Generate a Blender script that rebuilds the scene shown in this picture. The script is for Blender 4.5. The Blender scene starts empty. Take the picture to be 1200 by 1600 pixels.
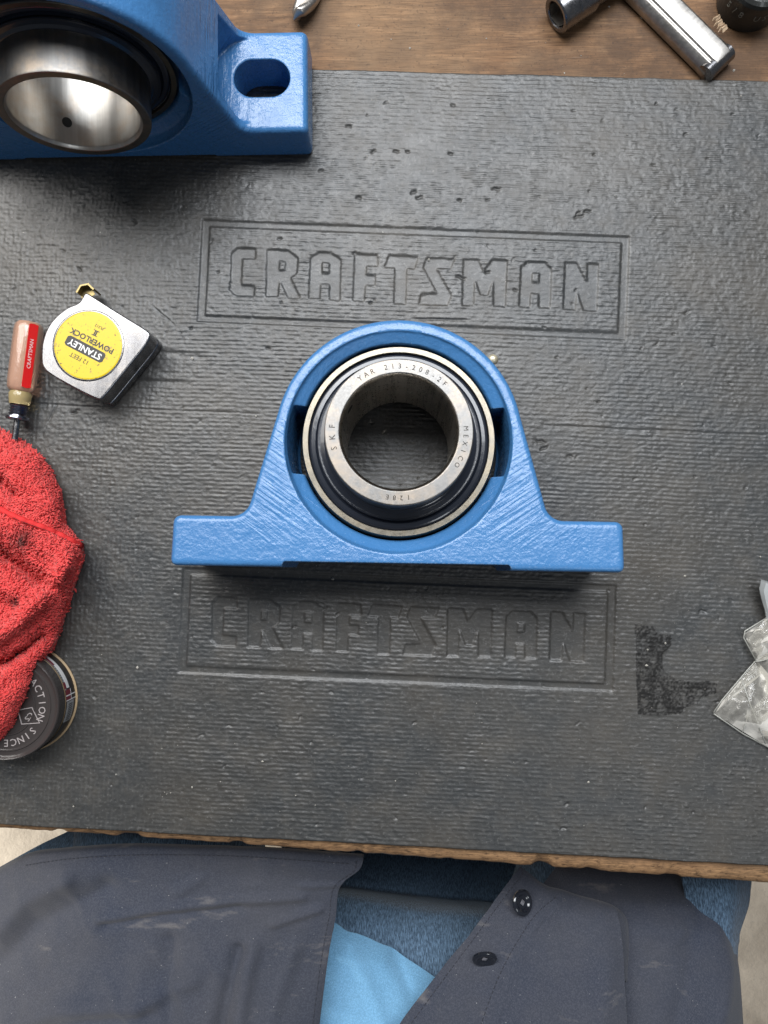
import bpy, bmesh, math, random
import numpy as np
from mathutils import Vector, Matrix, Euler

random.seed(7)
rng = np.random.default_rng(7)
S = bpy.context.scene
COL = S.collection
MM = 0.001
PI = math.pi

# ------------------------------------------------------------------ camera
F_PX = 1150.0                     # focal length in photo pixels (1200 x 1600)
CAM_H = 502.0                     # mm above the rubber mat
NX, NY = 20.0, 35.0               # where the plumb line falls, from the picture centre
_n = np.array([NX, -NY, -F_PX]); _n /= np.linalg.norm(_n)
_zc = -_n
_xc = np.array([1.0, 0, 0]) - _zc[0] * _zc; _xc /= np.linalg.norm(_xc)
_yc = np.cross(_zc, _xc)
R_CAM = np.stack([_xc, _yc, _zc])

cam_d = bpy.data.cameras.new('camera')
cam_d.sensor_fit = 'VERTICAL'
cam_d.sensor_height = 36.0
cam_d.lens = 36.0 * F_PX / 1600.0
cam_d.clip_start = 0.01
cam_d.clip_end = 50
cam = bpy.data.objects.new('camera', cam_d)
COL.objects.link(cam)
cam.matrix_world = Matrix.Translation((0, 0, CAM_H * MM)) @ Matrix(R_CAM.tolist()).to_4x4()
S.camera = cam

# ------------------------------------------------------------------ world and lamps (an indoor workshop)
world = bpy.data.worlds.new('World')
S.world = world
world.use_nodes = True
bg = world.node_tree.nodes['Background']
bg.inputs['Color'].default_value = (0.80, 0.86, 0.95, 1)
bg.inputs['Strength'].default_value = 0.145

def area(name, loc, target, sx, sy, power, color):
    d = bpy.data.lights.new(name, 'AREA')
    d.shape = 'RECTANGLE'; d.size = sx; d.size_y = sy; d.energy = power; d.color = color
    o = bpy.data.objects.new(name, d); COL.objects.link(o)
    o.location = loc
    o.rotation_euler = (Vector(target) - Vector(loc)).to_track_quat('-Z', 'Y').to_euler()
    return o
area('window_light', (-1.05, 1.25, 1.75), (0, 0.1, 0), 1.4, 1.2, 42, (1.0, 0.97, 0.93))
area('ceiling_light', (0.15, 1.05, 1.9), (0.1, 0.0, 0), 1.5, 0.9, 56, (0.93, 0.96, 1.0))
area('side_light', (0.95, -1.05, 1.9), (0.2, -0.2, 0), 0.42, 0.5, 4.5, (0.92, 0.96, 1.0))
sp = bpy.data.lights.new('door_light', 'SPOT')
sp.energy = 380; sp.spot_size = math.radians(50); sp.spot_blend = 0.3; sp.shadow_soft_size = 0.05; sp.color = (1.0, 0.90, 0.76)
so = bpy.data.objects.new('door_light', sp); COL.objects.link(so)
so.location = (-2.4, -1.5, 0.9)
so.rotation_euler = (Vector((-0.75, -0.62, -0.9)) - Vector(so.location)).to_track_quat('-Z', 'Y').to_euler()

S.view_settings.view_transform = 'Standard'
S.view_settings.look = 'None'
S.view_settings.exposure = 0.0
S.view_settings.gamma = 1.0
S.render.engine = 'CYCLES'
S.cycles.use_denoising = True
S.cycles.max_bounces = 8
S.cycles.transparent_max_bounces = 12
S.cycles.sample_clamp_indirect = 6
S.cycles.caustics_refractive = False
S.cycles.caustics_reflective = False

# ------------------------------------------------------------------ measuring: photo pixel at a known height -> place on the bench (mm)
def W(px, py, z=0.0):
    d = R_CAM @ np.array([px - 600.0, -(py - 800.0), -F_PX])
    k = (z - CAM_H) / d[2]
    return np.array([d[0] * k, d[1] * k, z])

# ------------------------------------------------------------------ helpers
def link(name, me, mat=None, parent=None, smooth=None):
    o = bpy.data.objects.new(name, me)
    COL.objects.link(o)
    if mat is not None and not me.materials:
        for m in (mat if isinstance(mat, (list, tuple)) else [mat]):
            me.materials.append(m)
    if parent is not None:
        o.parent = parent
    if smooth is True:
        me.shade_smooth()
    elif isinstance(smooth, (int, float)) and smooth:
        me.shade_smooth()
        me.set_sharp_from_angle(angle=math.radians(smooth))
    return o

def pydata(verts, faces, mm=True):
    me = bpy.data.meshes.new('mesh')
    v = np.asarray(verts, float) * (MM if mm else 1)
    me.from_pydata(v.tolist(), [], faces)
    me.validate(); me.update()
    return me

def tag(o, label, cat, group=None, kind=None):
    if label: o['label'] = label
    if cat: o['category'] = cat
    if group: o['group'] = group
    if kind: o['kind'] = kind
    return o

def empty(name, loc, rot=(0, 0, 0)):
    o = bpy.data.objects.new(name, None)
    COL.objects.link(o)
    o.empty_display_size = 0.02
    o.location = [c * MM for c in loc]
    o.rotation_euler = rot
    return o

def bake(o):
    """apply an object's modifiers into a plain mesh"""
    dg = bpy.context.evaluated_depsgraph_get()
    dg.update()
    me = bpy.data.meshes.new_from_object(o.evaluated_get(dg))
    old = o.data
    o.modifiers.clear()
    o.data = me
    return o

def drop(o):
    bpy.data.objects.remove(o, do_unlink=True)

def lathe(profile, n=96, closed=False, axis='Y-', cap=False):
    """profile: (radius, height). Height runs along -Y (front of a bearing) or Z."""
    vs, fs = [], []
    sup = []                                   # extra loops beside each edge keep the long faces flat
    q = list(profile)
    for i in range(len(q)):
        sup.append(q[i])
        if i == len(q) - 1 and not closed: break
        a, b = q[i], q[(i + 1) % len(q)]
        L = math.hypot(b[0] - a[0], b[1] - a[1])
        if L > 2.2:
            e = 0.18 / L
            sup += [(a[0] + (b[0] - a[0]) * e, a[1] + (b[1] - a[1]) * e), (b[0] - (b[0] - a[0]) * e, b[1] - (b[1] - a[1]) * e)]
    profile = sup
    m = len(profile)
    for i in range(n):
        a = 2 * PI * i / n
        for r, h in profile:
            if axis == 'Z': vs.append((r * math.cos(a), r * math.sin(a), h))
            else: vs.append((r * math.cos(a), -h, r * math.sin(a)))
    for i in range(n):
        j = (i + 1) % n
        for k in range(m if closed else m - 1):
            l = (k + 1) % m
            fs.append((i * m + k, j * m + k, j * m + l, i * m + l))
    if cap:
        fs.append([i * m for i in range(n)][::-1]); fs.append([i * m + m - 1 for i in range(n)])
    me = pydata(vs, fs)
    fixn(me)
    return me

def fixn(me):
    bm = bmesh.new(); bm.from_mesh(me)
    bmesh.ops.recalc_face_normals(bm, faces=bm.faces)
    bm.to_mesh(me); bm.free(); me.update()

def prism(poly, z0, z1, plane='XY'):
    """extrude a polygon. plane XY: along Z; plane XZ: along Y from z0 to z1"""
    n = len(poly)
    if plane == 'XY':
        vs = [(x, y, z0) for x, y in poly] + [(x, y, z1) for x, y in poly]
    else:
        vs = [(x, z0, y) for x, y in poly] + [(x, z1, y) for x, y in poly]
    fs = [list(range(n))[::-1], list(range(n, 2 * n))]
    fs += [(i, (i + 1) % n, (i + 1) % n + n, i + n) for i in range(n)]
    me = pydata(vs, fs); fixn(me)
    return me

def box(cx, cy, cz, sx, sy, sz):
    return prism([(cx - sx / 2, cy - sy / 2), (cx + sx / 2, cy - sy / 2), (cx + sx / 2, cy + sy / 2), (cx - sx / 2, cy + sy / 2)], cz - sz / 2, cz + sz / 2)

def tube(pts, r, n=10, caps=True):
    pts = [np.array(p, float) for p in pts]
    rs = r if isinstance(r, (list, tuple, np.ndarray)) else [r] * len(pts)
    vs, fs = [], []
    up = np.array([0.02, 0.03, 1.0])
    for i, p in enumerate(pts):
        t = pts[min(i + 1, len(pts) - 1)] - pts[max(i - 1, 0)]
        t /= np.linalg.norm(t) + 1e-9
        a = np.cross(t, up); 
        if np.linalg.norm(a) < 1e-3: a = np.cross(t, np.array([1.0, 0, 0]))
        a /= np.linalg.norm(a); b = np.cross(t, a)
        for k in range(n):
            q = 2 * PI * k / n
            vs.append(p + rs[i] * (math.cos(q) * a + math.sin(q) * b))
    for i in range(len(pts) - 1):
        for k in range(n):
            l = (k + 1) % n
            fs.append((i * n + k, i * n + l, (i + 1) * n + l, (i + 1) * n + k))
    if caps:
        fs.append(list(range(n))); fs.append([(len(pts) - 1) * n + k for k in range(n)][::-1])
    me = pydata(vs, fs); fixn(me)
    return me

def join_meshes(parts):
    """parts: list of (mesh, Matrix)"""
    bm = bmesh.new()
    for me, mx in parts:
        b2 = bmesh.new(); b2.from_mesh(me); b2.transform(mx)
        t = bpy.data.meshes.new('t'); b2.to_mesh(t); b2.free()
        bm.from_mesh(t); bpy.data.meshes.remove(t)
    me = bpy.data.meshes.new('mesh'); bm.to_mesh(me); bm.free()
    return me

def text_mesh(s, size, depth=0.0, thin=0.0, align='CENTER', shear=0):
    """flat or raised lettering, lies in XY, size in mm"""
    c = bpy.data.curves.new('t', 'FONT')
    c.body = s; c.size = size * MM; c.align_x = align; c.align_y = 'CENTER'
    c.extrude = depth * MM; c.offset = thin * MM; c.resolution_u = 2; c.shear = shear
    o = bpy.data.objects.new('t', c); COL.objects.link(o)
    dg = bpy.context.evaluated_depsgraph_get(); dg.update()
    me = bpy.data.meshes.new_from_object(o.evaluated_get(dg))
    drop(o)
    return me

def arc_text(s, size, radius, mid_deg, step_deg, depth=0.0, thin=0.0, sx=1.0):
    """lettering clockwise round a circle in XY, tops outward"""
    parts = []
    n = len(s)
    for i, ch in enumerate(s):
        if ch == ' ': continue
        a = math.radians(mid_deg - (i - (n - 1) / 2) * step_deg)
        m = text_mesh(ch, size, depth, thin)
        mx = Matrix.Translation((radius * MM * math.cos(a), radius * MM * math.sin(a), 0)) @ Matrix.Rotation(a - PI / 2, 4, 'Z') @ Matrix.Diagonal((sx, 1, 1, 1))
        parts.append((m, mx))
    return join_meshes(parts)

# value noise on arrays
_lat = rng.random((8, 256, 256))
def vn(x, y, s, k=0):
    x = np.asarray(x) / s + 37.3 * k + 500; y = np.asarray(y) / s + 11.7 * k + 500
    xi = np.floor(x).astype(int); yi = np.floor(y).astype(int)
    fx = x - xi; fy = y - yi
    fx = fx * fx * (3 - 2 * fx); fy = fy * fy * (3 - 2 * fy)
    L = _lat[k % 8]
    a = L[xi & 255, yi & 255]; b = L[(xi + 1) & 255, yi & 255]
    c = L[xi & 255, (yi + 1) & 255]; d = L[(xi + 1) & 255, (yi + 1) & 255]
    return (a * (1 - fx) + b * fx) * (1 - fy) + (c * (1 - fx) + d * fx) * fy - 0.5

# ------------------------------------------------------------------ materials
class NT:
    def __init__(s, name):
        s.m = bpy.data.materials.new(name); s.m.use_nodes = True
        s.t = s.m.node_tree; s.b = s.t.nodes['Principled BSDF']; s.out = s.t.nodes['Material Output']
    def n(s, kind, **kw):
        nd = s.t.nodes.new(kind)
        for k, v in kw.items():
            if k.startswith('i_'):
                nd.inputs[k[2:].replace('_', ' ')].default_value = v
            else: setattr(nd, k, v)
        return nd
    def l(s, a, b): s.t.links.new(a, b)
    def coord(s, scale=(1, 1, 1), rot=(0, 0, 0), out='Object'):
        tc = s.n('ShaderNodeTexCoord'); mp = s.n('ShaderNodeMapping')
        mp.inputs['Scale'].default_value = scale; mp.inputs['Rotation'].default_value = rot
        s.l(tc.outputs[out], mp.inputs[0]); return mp.outputs[0]
    def noise(s, vec, scale, detail=4, rough=0.55, dist=0.0):
        nd = s.n('ShaderNodeTexNoise'); nd.inputs['Scale'].default_value = scale
        nd.inputs['Detail'].default_value = detail; nd.inputs['Roughness'].default_value = rough; nd.inputs['Distortion'].default_value = dist
        s.l(vec, nd.inputs['Vector']); return nd.outputs['Fac']
    def ramp(s, fac, stops):
        r = s.n('ShaderNodeValToRGB'); e = r.color_ramp.elements
        while len(e) < len(stops): e.new(0.5)
        for el, (p, c) in zip(e, stops):
            el.position = p; el.color = c if len(c) == 4 else (*c, 1)
        s.l(fac, r.inputs[0]); return r.outputs[0]
    def mix(s, fac, a, b, mode='MIX'):
        m = s.n('ShaderNodeMix', data_type='RGBA', blend_type=mode)
        for sock, v in ((m.inputs[0], fac), (m.inputs[6], a), (m.inputs[7], b)):
            if hasattr(v, 'links'): s.l(v, sock)
            elif isinstance(v, (int, float)): sock.default_value = v
            else: sock.default_value = v if len(v) == 4 else (*v, 1)
        return m.outputs[2]
    def math(s, op, a, b=0.0):
        m = s.n('ShaderNodeMath', operation=op)
        for sock, v in ((m.inputs[0], a), (m.inputs[1], b)):
            if hasattr(v, 'links'): s.l(v, sock)
            else: sock.default_value = v
        return m.outputs[0]
    def bump(s, h, dist, strength=1.0, prev=None):
        b = s.n('ShaderNodeBump'); b.inputs['Distance'].default_value = dist; b.inputs['Strength'].default_value = strength
        s.l(h, b.inputs['Height'])
        if prev is not None: s.l(prev, b.inputs['Normal'])
        return b.outputs[0]
    def set(s, **kw):
        for k, v in kw.items():
            sock = s.b.inputs[k.replace('_', ' ')]
            if hasattr(v, 'links'): s.l(v, sock)
            elif isinstance(v, tuple) and len(v) == 3: sock.default_value = (*v, 1)
            else: sock.default_value = v
        return s

def G(v): return (v, v, v)

def simple(name, col, rough=0.5, metal=0.0, nz=None, bump=None, **kw):
    t = NT(name)
    c = t.coord()
    if nz:
        f = t.noise(c, nz[0]); col2 = tuple(min(1, x * nz[1]) for x in col)
        t.set(Base_Color=t.mix(f, col, col2))
    else: t.set(Base_Color=col)
    t.set(Roughness=rough, Metallic=metal)
    if bump: t.set(Normal=t.bump(t.noise(c, bump[0]), bump[1]))
    if kw: t.set(**kw)
    return t.m

def m_blue():
    t = NT('blue_enamel_paint')
    tc = t.n('ShaderNodeTexCoord'); sx = t.n('ShaderNodeSeparateXYZ'); t.l(tc.outputs['Object'], sx.inputs[0])
    ax = t.math('ABSOLUTE', sx.outputs[0])
    c = t.math('ADD', t.math('MULTIPLY', ax, -0.57), t.math('MULTIPLY', sx.outputs[2], 0.82))
    al = t.math('ADD', t.math('MULTIPLY', ax, 0.82), t.math('MULTIPLY', sx.outputs[2], 0.57))
    cv = t.n('ShaderNodeCombineXYZ'); t.l(c, cv.inputs[0]); t.l(t.math('MULTIPLY', al, 0.05), cv.inputs[1])
    t.l(t.math('MULTIPLY', sx.outputs[1], 0.05), cv.inputs[2])
    grind = t.noise(cv.outputs[0], 520, 2, 0.5, 0.4)
    # grinding marks only on the shoulders between bore and feet
    dx = t.math('SUBTRACT', ax, 0.078); dz = t.math('SUBTRACT', sx.outputs[2], 0.052)
    d = t.math('SQRT', t.math('ADD', t.math('POWER', dx, 2), t.math('POWER', dz, 2)))
    msk = t.math('MULTIPLY', t.ramp(d, [(0.018, G(1)), (0.046, G(0))]), t.ramp(t.noise(tc.outputs['Object'], 60, 2), [(0.35, G(0.25)), (0.6, G(1))]))
    gr = t.math('MULTIPLY', t.math('POWER', grind, 1.5), msk)
    v = t.coord()
    peel = t.noise(v, 420, 3, 0.6)
    lump = t.noise(v, 130, 3, 0.5)
    b1 = t.bump(lump, 0.0006, 0.7)
    b2 = t.bump(peel, 0.00042, 0.8, b1)
    b3 = t.bump(gr, 0.0011, 0.9, b2)
    worn = t.noise(v, 90, 5, 0.7)
    col = t.mix(t.noise(v, 25, 3), (0.046, 0.160, 0.365), (0.057, 0.192, 0.420))
    # high edges paler: worn chalky paint, plus edge highlights put into the colour
    geo = t.n('ShaderNodeNewGeometry')
    edge = t.ramp(geo.outputs['Pointiness'], [(0.52, G(0)), (0.57, G(1))])
    em = t.math('MULTIPLY', edge, t.ramp(t.noise(v, 500, 4, 0.7), [(0.45, G(0)), (0.62, G(0.6))]))
    col = t.mix(em, col, (0.45, 0.58, 0.72))
    spk = t.ramp(t.noise(v, 900, 2, 0.5), [(0.70, G(0)), (0.76, G(0.5))])
    col = t.mix(spk, col, (0.30, 0.48, 0.72))
    t.set(Base_Color=col, Roughness=t.ramp(worn, [(0.3, G(0.20)), (0.7, G(0.34))]), Normal=b3, Coat_Weight=0.10, Coat_Roughness=0.2)
    return t.m

def m_steel(name, col, r0, r1, metal=1.0, aniso=0.0, stain=(0.35, 0.27, 0.20), amount=0.35, nscale=90):
    t = NT(name); v = t.coord()
    n1 = t.noise(v, nscale, 5, 0.65); n2 = t.noise(v, 700, 3, 0.7)
    nb = 0.00002 if name == 'worn_chrome' else 0.00006
    f = t.math('MULTIPLY', t.ramp(n1, [(0.45, G(0)), (0.75, G(1))]), amount)
    n3 = t.noise(t.coord((260, 9, 260)), 1.0, 3, 0.7)
    base_ = t.mix(t.math('MULTIPLY', t.ramp(n3, [(0.40, G(1)), (0.62, G(0))]), 0.35), col, tuple(c * 0.55 for c in col))
    t.set(Base_Color=t.mix(f, base_, stain), Metallic=metal, Roughness=t.ramp(t.math('ADD', t.math('MULTIPLY', n2, 0.6), t.math('MULTIPLY', n3, 0.4)), [(0.35, G(r0)), (0.65, G(r1))]),
          Normal=t.bump(n2, nb, 0.6))
    return t.m

def m_mat():
    t = NT('black_rubber'); v = t.coord()
    at = t.n('ShaderNodeAttribute', attribute_name='smooth_zone'); st = t.n('ShaderNodeAttribute', attribute_name='residue')
    n1 = t.noise(v, 9, 5, 0.6); n2 = t.noise(v, 420, 3, 0.7); n3 = t.noise(v, 1600, 2, 0.6); n4 = t.noise(v, 45, 5, 0.7)
    col = t.mix(t.ramp(n1, [(0.40, G(0)), (0.68, G(1))]), (0.031, 0.033, 0.034), (0.052, 0.046, 0.038))
    col = t.mix(t.math('MULTIPLY', t.ramp(n4, [(0.5, G(0)), (0.78, G(1))]), 0.5), col, (0.080, 0.070, 0.057))
    col = t.mix(t.math('MULTIPLY', t.ramp(n2, [(0.56, G(0)), (0.72, G(1))]), 0.55), col, (0.15, 0.15, 0.145))
    wsp = t.ramp(t.noise(v, 260, 2, 0.5), [(0.775, G(0)), (0.80, G(0.8))])
    col = t.mix(wsp, col, (0.33, 0.32, 0.29))
    # scratches: two stretched noises
    s1 = t.noise(t.coord((60, 900, 1), (0, 0, 0.5)), 1.0, 1, 0.4, 0.5)
    scr = t.ramp(s1, [(0.83, G(0)), (0.86, G(0.5))])
    col = t.mix(scr, col, (0.22, 0.22, 0.21))
    wc = t.n('ShaderNodeAttribute', attribute_name='pale_crest')
    col = t.mix(t.math('MULTIPLY', wc.outputs['Fac'], 0.75), col, (0.100, 0.098, 0.094))  # rib crests mixed towards a paler grey
    col = t.mix(st.outputs['Fac'], col, (0.014, 0.0135, 0.013))
    r = t.mix(st.outputs['Fac'], t.ramp(n4, [(0.3, G(0.36)), (0.7, G(0.49))]), G(0.62))
    t.set(Base_Color=col, Roughness=r, Normal=t.bump(n3, 0.00012, 0.8, t.bump(n2, 0.00025, 0.7)))
    t.l(t.math('SUBTRACT', 0.66, t.math('MULTIPLY', st.outputs['Fac'], 0.45)), t.b.inputs['Specular IOR Level'])
    return t.m

def m_wood():
    t = NT('worn_plywood')
    v = t.coord((3.0, 45, 45)); vo = t.coord()
    g1 = t.noise(t.coord((6, 45, 45)), 3, 6, 0.7, 1.2); g2 = t.noise(t.coord((8, 320, 320)), 3, 4, 0.7)
    blot = t.noise(vo, 14, 6, 0.7); fine = t.noise(vo, 500, 3, 0.7)
    col = t.ramp(g1, [(0.30, (0.13, 0.070, 0.036)), (0.5, (0.235, 0.128, 0.064)), (0.72, (0.38, 0.225, 0.120))])
    col = t.mix(t.math('MULTIPLY', t.ramp(g2, [(0.42, G(1)), (0.6, G(0))]), 0.5), col, (0.10, 0.06, 0.036))
    col = t.mix(t.math('MULTIPLY', t.ramp(blot, [(0.42, G(0)), (0.58, G(1))]), 0.8), col, (0.080, 0.046, 0.026))
    col = t.mix(t.math('MULTIPLY', t.ramp(t.noise(vo, 5, 5, 0.6), [(0.45, G(0)), (0.62, G(1))]), 0.6), col, (0.30, 0.19, 0.105))
    col = t.mix(t.math('MULTIPLY', t.ramp(fine, [(0.58, G(0)), (0.70, G(1))]), 0.6), col, (0.045, 0.03, 0.022))
    scr = t.ramp(t.noise(t.coord((30, 700, 1), (0, 0, -0.35)), 1.0, 1, 0.4, 0.4), [(0.78, G(0)), (0.82, G(0.45))])
    col = t.mix(scr, col, (0.36, 0.27, 0.20))
    sp_ = t.n('ShaderNodeSeparateXYZ'); t.l(vo, sp_.inputs[0])
    worn = t.ramp(t.math('MULTIPLY', sp_.outputs[2], -100), [(0.355, G(0)), (0.375, G(1)), (0.9, G(1)), (0.99, G(0.3))])
    wm = t.math('MULTIPLY', worn, t.ramp(t.noise(t.coord((40, 200, 200)), 4, 5, 0.7), [(0.40, G(0.1)), (0.60, G(1))]))
    col = t.mix(wm, col, (0.34, 0.20, 0.10))
    gm = t.math('MULTIPLY', worn, t.ramp(t.noise(t.coord((90, 220, 220)), 2, 6, 0.75), [(0.52, G(0)), (0.64, G(0.85))]))
    col = t.mix(gm, col, (0.05, 0.03, 0.018))
    fib = t.noise(t.coord((14, 420, 420)), 4, 3, 0.8)
    col = t.mix(t.math('MULTIPLY', t.ramp(fib, [(0.36, G(1)), (0.52, G(0))]), 0.55), col, (0.055, 0.030, 0.016))
    t.b.inputs['Specular IOR Level'].default_value = 0.22
    t.set(Base_Color=col, Roughness=t.ramp(blot, [(0.3, G(0.66)), (0.7, G(0.52))]), Normal=t.bump(fine, 0.0002, 0.6, t.bump(g2, 0.0004, 0.7)))
    return t.m

def m_cloth(name, c1, c2, scale=2600, blot=True, bumpd=0.0003, rough=0.9, spots=0.5, twill=False):
    t = NT(name); v = t.coord()
    n1 = t.noise(v, 10, 5, 0.65); n2 = t.noise(v, scale / 3, 2, 0.7)
    col = t.mix(t.ramp(n1, [(0.35, G(0)), (0.68, G(1))]), c1, c2)
    col = t.mix(t.math('MULTIPLY', t.ramp(n2, [(0.42, G(0)), (0.66, G(1))]), 0.35), col, tuple(min(1, x * 1.9) for x in c2))
    if spots:
        sm = t.noise(t.coord((14, 45, 20), (0, 0, 0.55)), 1.5, 5, 0.6)
        col = t.mix(t.math('MULTIPLY', t.ramp(sm, [(0.62, G(0)), (0.76, G(1))]), spots), col, (0.34, 0.31, 0.28))
    lint = t.ramp(t.noise(v, 750, 1, 0.4), [(0.79, G(0)), (0.81, G(0.7))])
    if spots: col = t.mix(lint, col, (0.42, 0.42, 0.42))
    wx = t.n('ShaderNodeTexWave', wave_type='BANDS', bands_direction='X'); wx.inputs['Scale'].default_value = 360; wx.inputs['Distortion'].default_value = 1.5; t.l(t.coord((1, 1, 1), (0, 0, 0.75)), wx.inputs[0])
    h = t.math('ADD', n2, t.math('MULTIPLY', wx.outputs['Fac'], 0.5))
    if twill:
        tw = t.noise(t.coord((1500, 260, 260), (0, 0, 0.9)), 1.0, 2, 0.6, 0.3); h = t.math('ADD', tw, t.math('MULTIPLY', n2, 0.4))
        col = t.mix(t.math('MULTIPLY', t.ramp(tw, [(0.42, G(0)), (0.62, G(1))]), 0.75), col, tuple(min(1, x * 2.9) for x in c2))
    t.set(Base_Color=col, Roughness=rough, Normal=t.bump(h, bumpd, 0.8), Sheen_Weight=0.10, Sheen_Roughness=0.5)
    t.b.inputs['Specular IOR Level'].default_value = 0.2
    return t.m

M = {}
M['blue'] = m_blue()
M['ring'] = m_steel('ground_bearing_steel', (0.19, 0.185, 0.178), 0.34, 0.48, stain=(0.33, 0.26, 0.19), amount=0.6)
M['bore'] = m_steel('bore_steel', (0.62, 0.58, 0.52), 0.24, 0.34, metal=1.0, stain=(0.30, 0.20, 0.12), amount=0.5, nscale=60)
M['bore_bright'] = m_steel('scratched_bore_steel', (0.50, 0.485, 0.455), 0.28, 0.40, metal=0.65, stain=(0.38, 0.24, 0.12), amount=0.55, nscale=70)
M['outer'] = m_steel('outer_ring_steel', (0.185, 0.168, 0.138), 0.28, 0.42, stain=(0.30, 0.24, 0.16), amount=0.5)
M['seal'] = simple('black_seal_steel', (0.016, 0.020, 0.030), 0.20, 0.0, bump=(300, 0.00006), Coat_Weight=0.3)
M['gap'] = simple('hole_shade_black', (0.008, 0.008, 0.009), 0.55)  # black colour for the shade inside the screw holes
M['ink'] = simple('etched_marking', (0.022, 0.019, 0.016), 0.9, Specular_IOR_Level=0.0)
M['brass'] = m_steel('zinc_plated_brass', (0.80, 0.72, 0.52), 0.35, 0.5, metal=0.7, amount=0.1)
M['chrome'] = m_steel('worn_chrome', (0.25, 0.25, 0.26), 0.18, 0.34, stain=(0.40, 0.37, 0.34), amount=0.5, nscale=120)
M['steel'] = m_steel('bright_tool_steel', (0.50, 0.48, 0.45), 0.30, 0.46, stain=(0.28, 0.24, 0.20), amount=0.5)
M['mat'] = m_mat()
M['wood'] = m_wood()
M['shirt'] = m_cloth('charcoal_work_twill', (0.033, 0.040, 0.060), (0.054, 0.057, 0.070), spots=0.30)
M['denim'] = m_cloth('blue_denim', (0.028, 0.048, 0.078), (0.054, 0.088, 0.130), bumpd=0.0007, spots=0.0, twill=True)
M['tshirt'] = m_cloth('sky_blue_jersey', (0.125, 0.29, 0.46), (0.16, 0.34, 0.52), scale=3200, bumpd=0.00015, spots=0.0)
M['button'] = simple('black_button_plastic', (0.012, 0.014, 0.020), 0.16, Coat_Weight=0.5)
M['thread'] = simple('grey_thread', (0.16, 0.16, 0.18), 0.9)

# =================================================================== SETTING
# floor of the workshop, far below the bench
def build_floor():
    t = NT('dusty_concrete'); v = t.coord()
    n = t.noise(v, 5, 6, 0.65); n2 = t.noise(v, 60, 4, 0.7)
    col = t.ramp(n, [(0.35, (0.30, 0.265, 0.22)), (0.62, (0.50, 0.45, 0.38))])
    col = t.mix(t.ramp(n2, [(0.62, G(0)), (0.68, G(0.35))]), col, (0.30, 0.29, 0.27))
    t.set(Base_Color=col, Roughness=0.55, Normal=t.bump(n2, 0.004, 0.6))
    me = pydata([(-4000, -4000, -900), (4000, -4000, -900), (4000, 4000, -900), (-4000, 4000, -900)], [(0, 1, 2, 3)])
    o = link('floor', me, t.m); o['kind'] = 'structure'
build_floor()

MAT_T = 3.5
def line_y(p, q, x):
    return p[1] + (q[1] - p[1]) * (x - p[0]) / (q[0] - p[0])
MT0, MT1 = W(490, 108), W(1200, 127)
MB0, MB1 = W(0, 1288), W(1200, 1352)
BE0, BE1 = W(0, 1297, -MAT_T), W(1200, 1384, -MAT_T)

def build_bench():
    xs = np.arange(-520, 521, 1.5)
    chips = [(W(200, 1300, -4)[0], 7, 3.2), (W(848, 1336, -4)[0], 6, 3.6), (W(925, 1346, -4)[0], 5, 1.2), (W(370, 1308, -4)[0], 5, 1.8),
             (W(560, 1325, -4)[0], 3, 1.0), (W(1050, 1362, -4)[0], 6, 1.1), (W(90, 1296, -4)[0], 4, 1.4), (W(700, 1335, -4)[0], 4, 0.9)]
    top = -MAT_T
    rows = []
    for x in xs:
        yf = line_y(BE0, BE1, x) + 1.1 * vn(x, 3, 18, 1) + 0.8 * vn(x, 9, 4, 2)
        c = sum(d * math.exp(-((x - cx) / w) ** 4) for cx, w, d in chips)
        r = 4.0 + 1.5 * float(vn(x, 0, 25, 3))
        pr = [(yf + 700 + 0 * x, top), (yf + 60, top), (yf + 25, top), (yf + 14, top)]
        pr += [(yf + 9 + 0.5 * c, top - 0.2 - 0.05 * c), (yf + 5 + c * 0.8, top - 0.8 - 0.3 * c + 0.4 * float(vn(x, 5, 3, 4))), (yf + 2 + c, top - 2.0 - c * 0.5 + 0.6 * float(vn(x, 2, 2.5, 5))),
               (yf + 0.6 + c, top - 4.0 - c * 0.3), (yf + c * 0.7, top - 7), (yf, top - 14), (yf + 0.5 * float(vn(x, 20, 5, 6)), top - 20), (yf + 1, top - 26), (yf + 700, top - 26)]
        rows.append([(x, y, z) for y, z in pr])
    m = len(rows[0]); n = len(rows)
    vs = [p for r in rows for p in r]
    fs = [(i * m + k, i * m + k + 1, (i + 1) * m + k + 1, (i + 1) * m + k) for i in range(n - 1) for k in range(m - 1)]
    fs += [(i * m + m - 1, i * m, (i + 1) * m, (i + 1) * m + m - 1) for i in range(n - 1)]
    fs += [list(range(m))[::-1], [(n - 1) * m + k for k in range(m)]]
    me = pydata(vs, fs); fixn(me)
    # bench top with its grain running along x
    root = empty('workbench', (0, 0, -900))
    tag(root, 'worn brown wooden workbench top with a chipped front edge under the black mat', 'workbench')
    o = link('bench_top', me, M['wood'], root, 50); o.location = (0, 0, 0.9)
    lm = simple('dark_bench_timber', (0.10, 0.065, 0.04), 0.7, nz=(30, 0.5))
    for x in (-450, 450):
        l = link('leg', box(x, 430, -465, 90, 90, 868), lm, root); l.location = (0, 0, 0.9)
        l = link('leg', box(x, -80, -465, 90, 90, 868), lm, root); l.location = (0, 0, 0.9)
build_bench()

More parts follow.
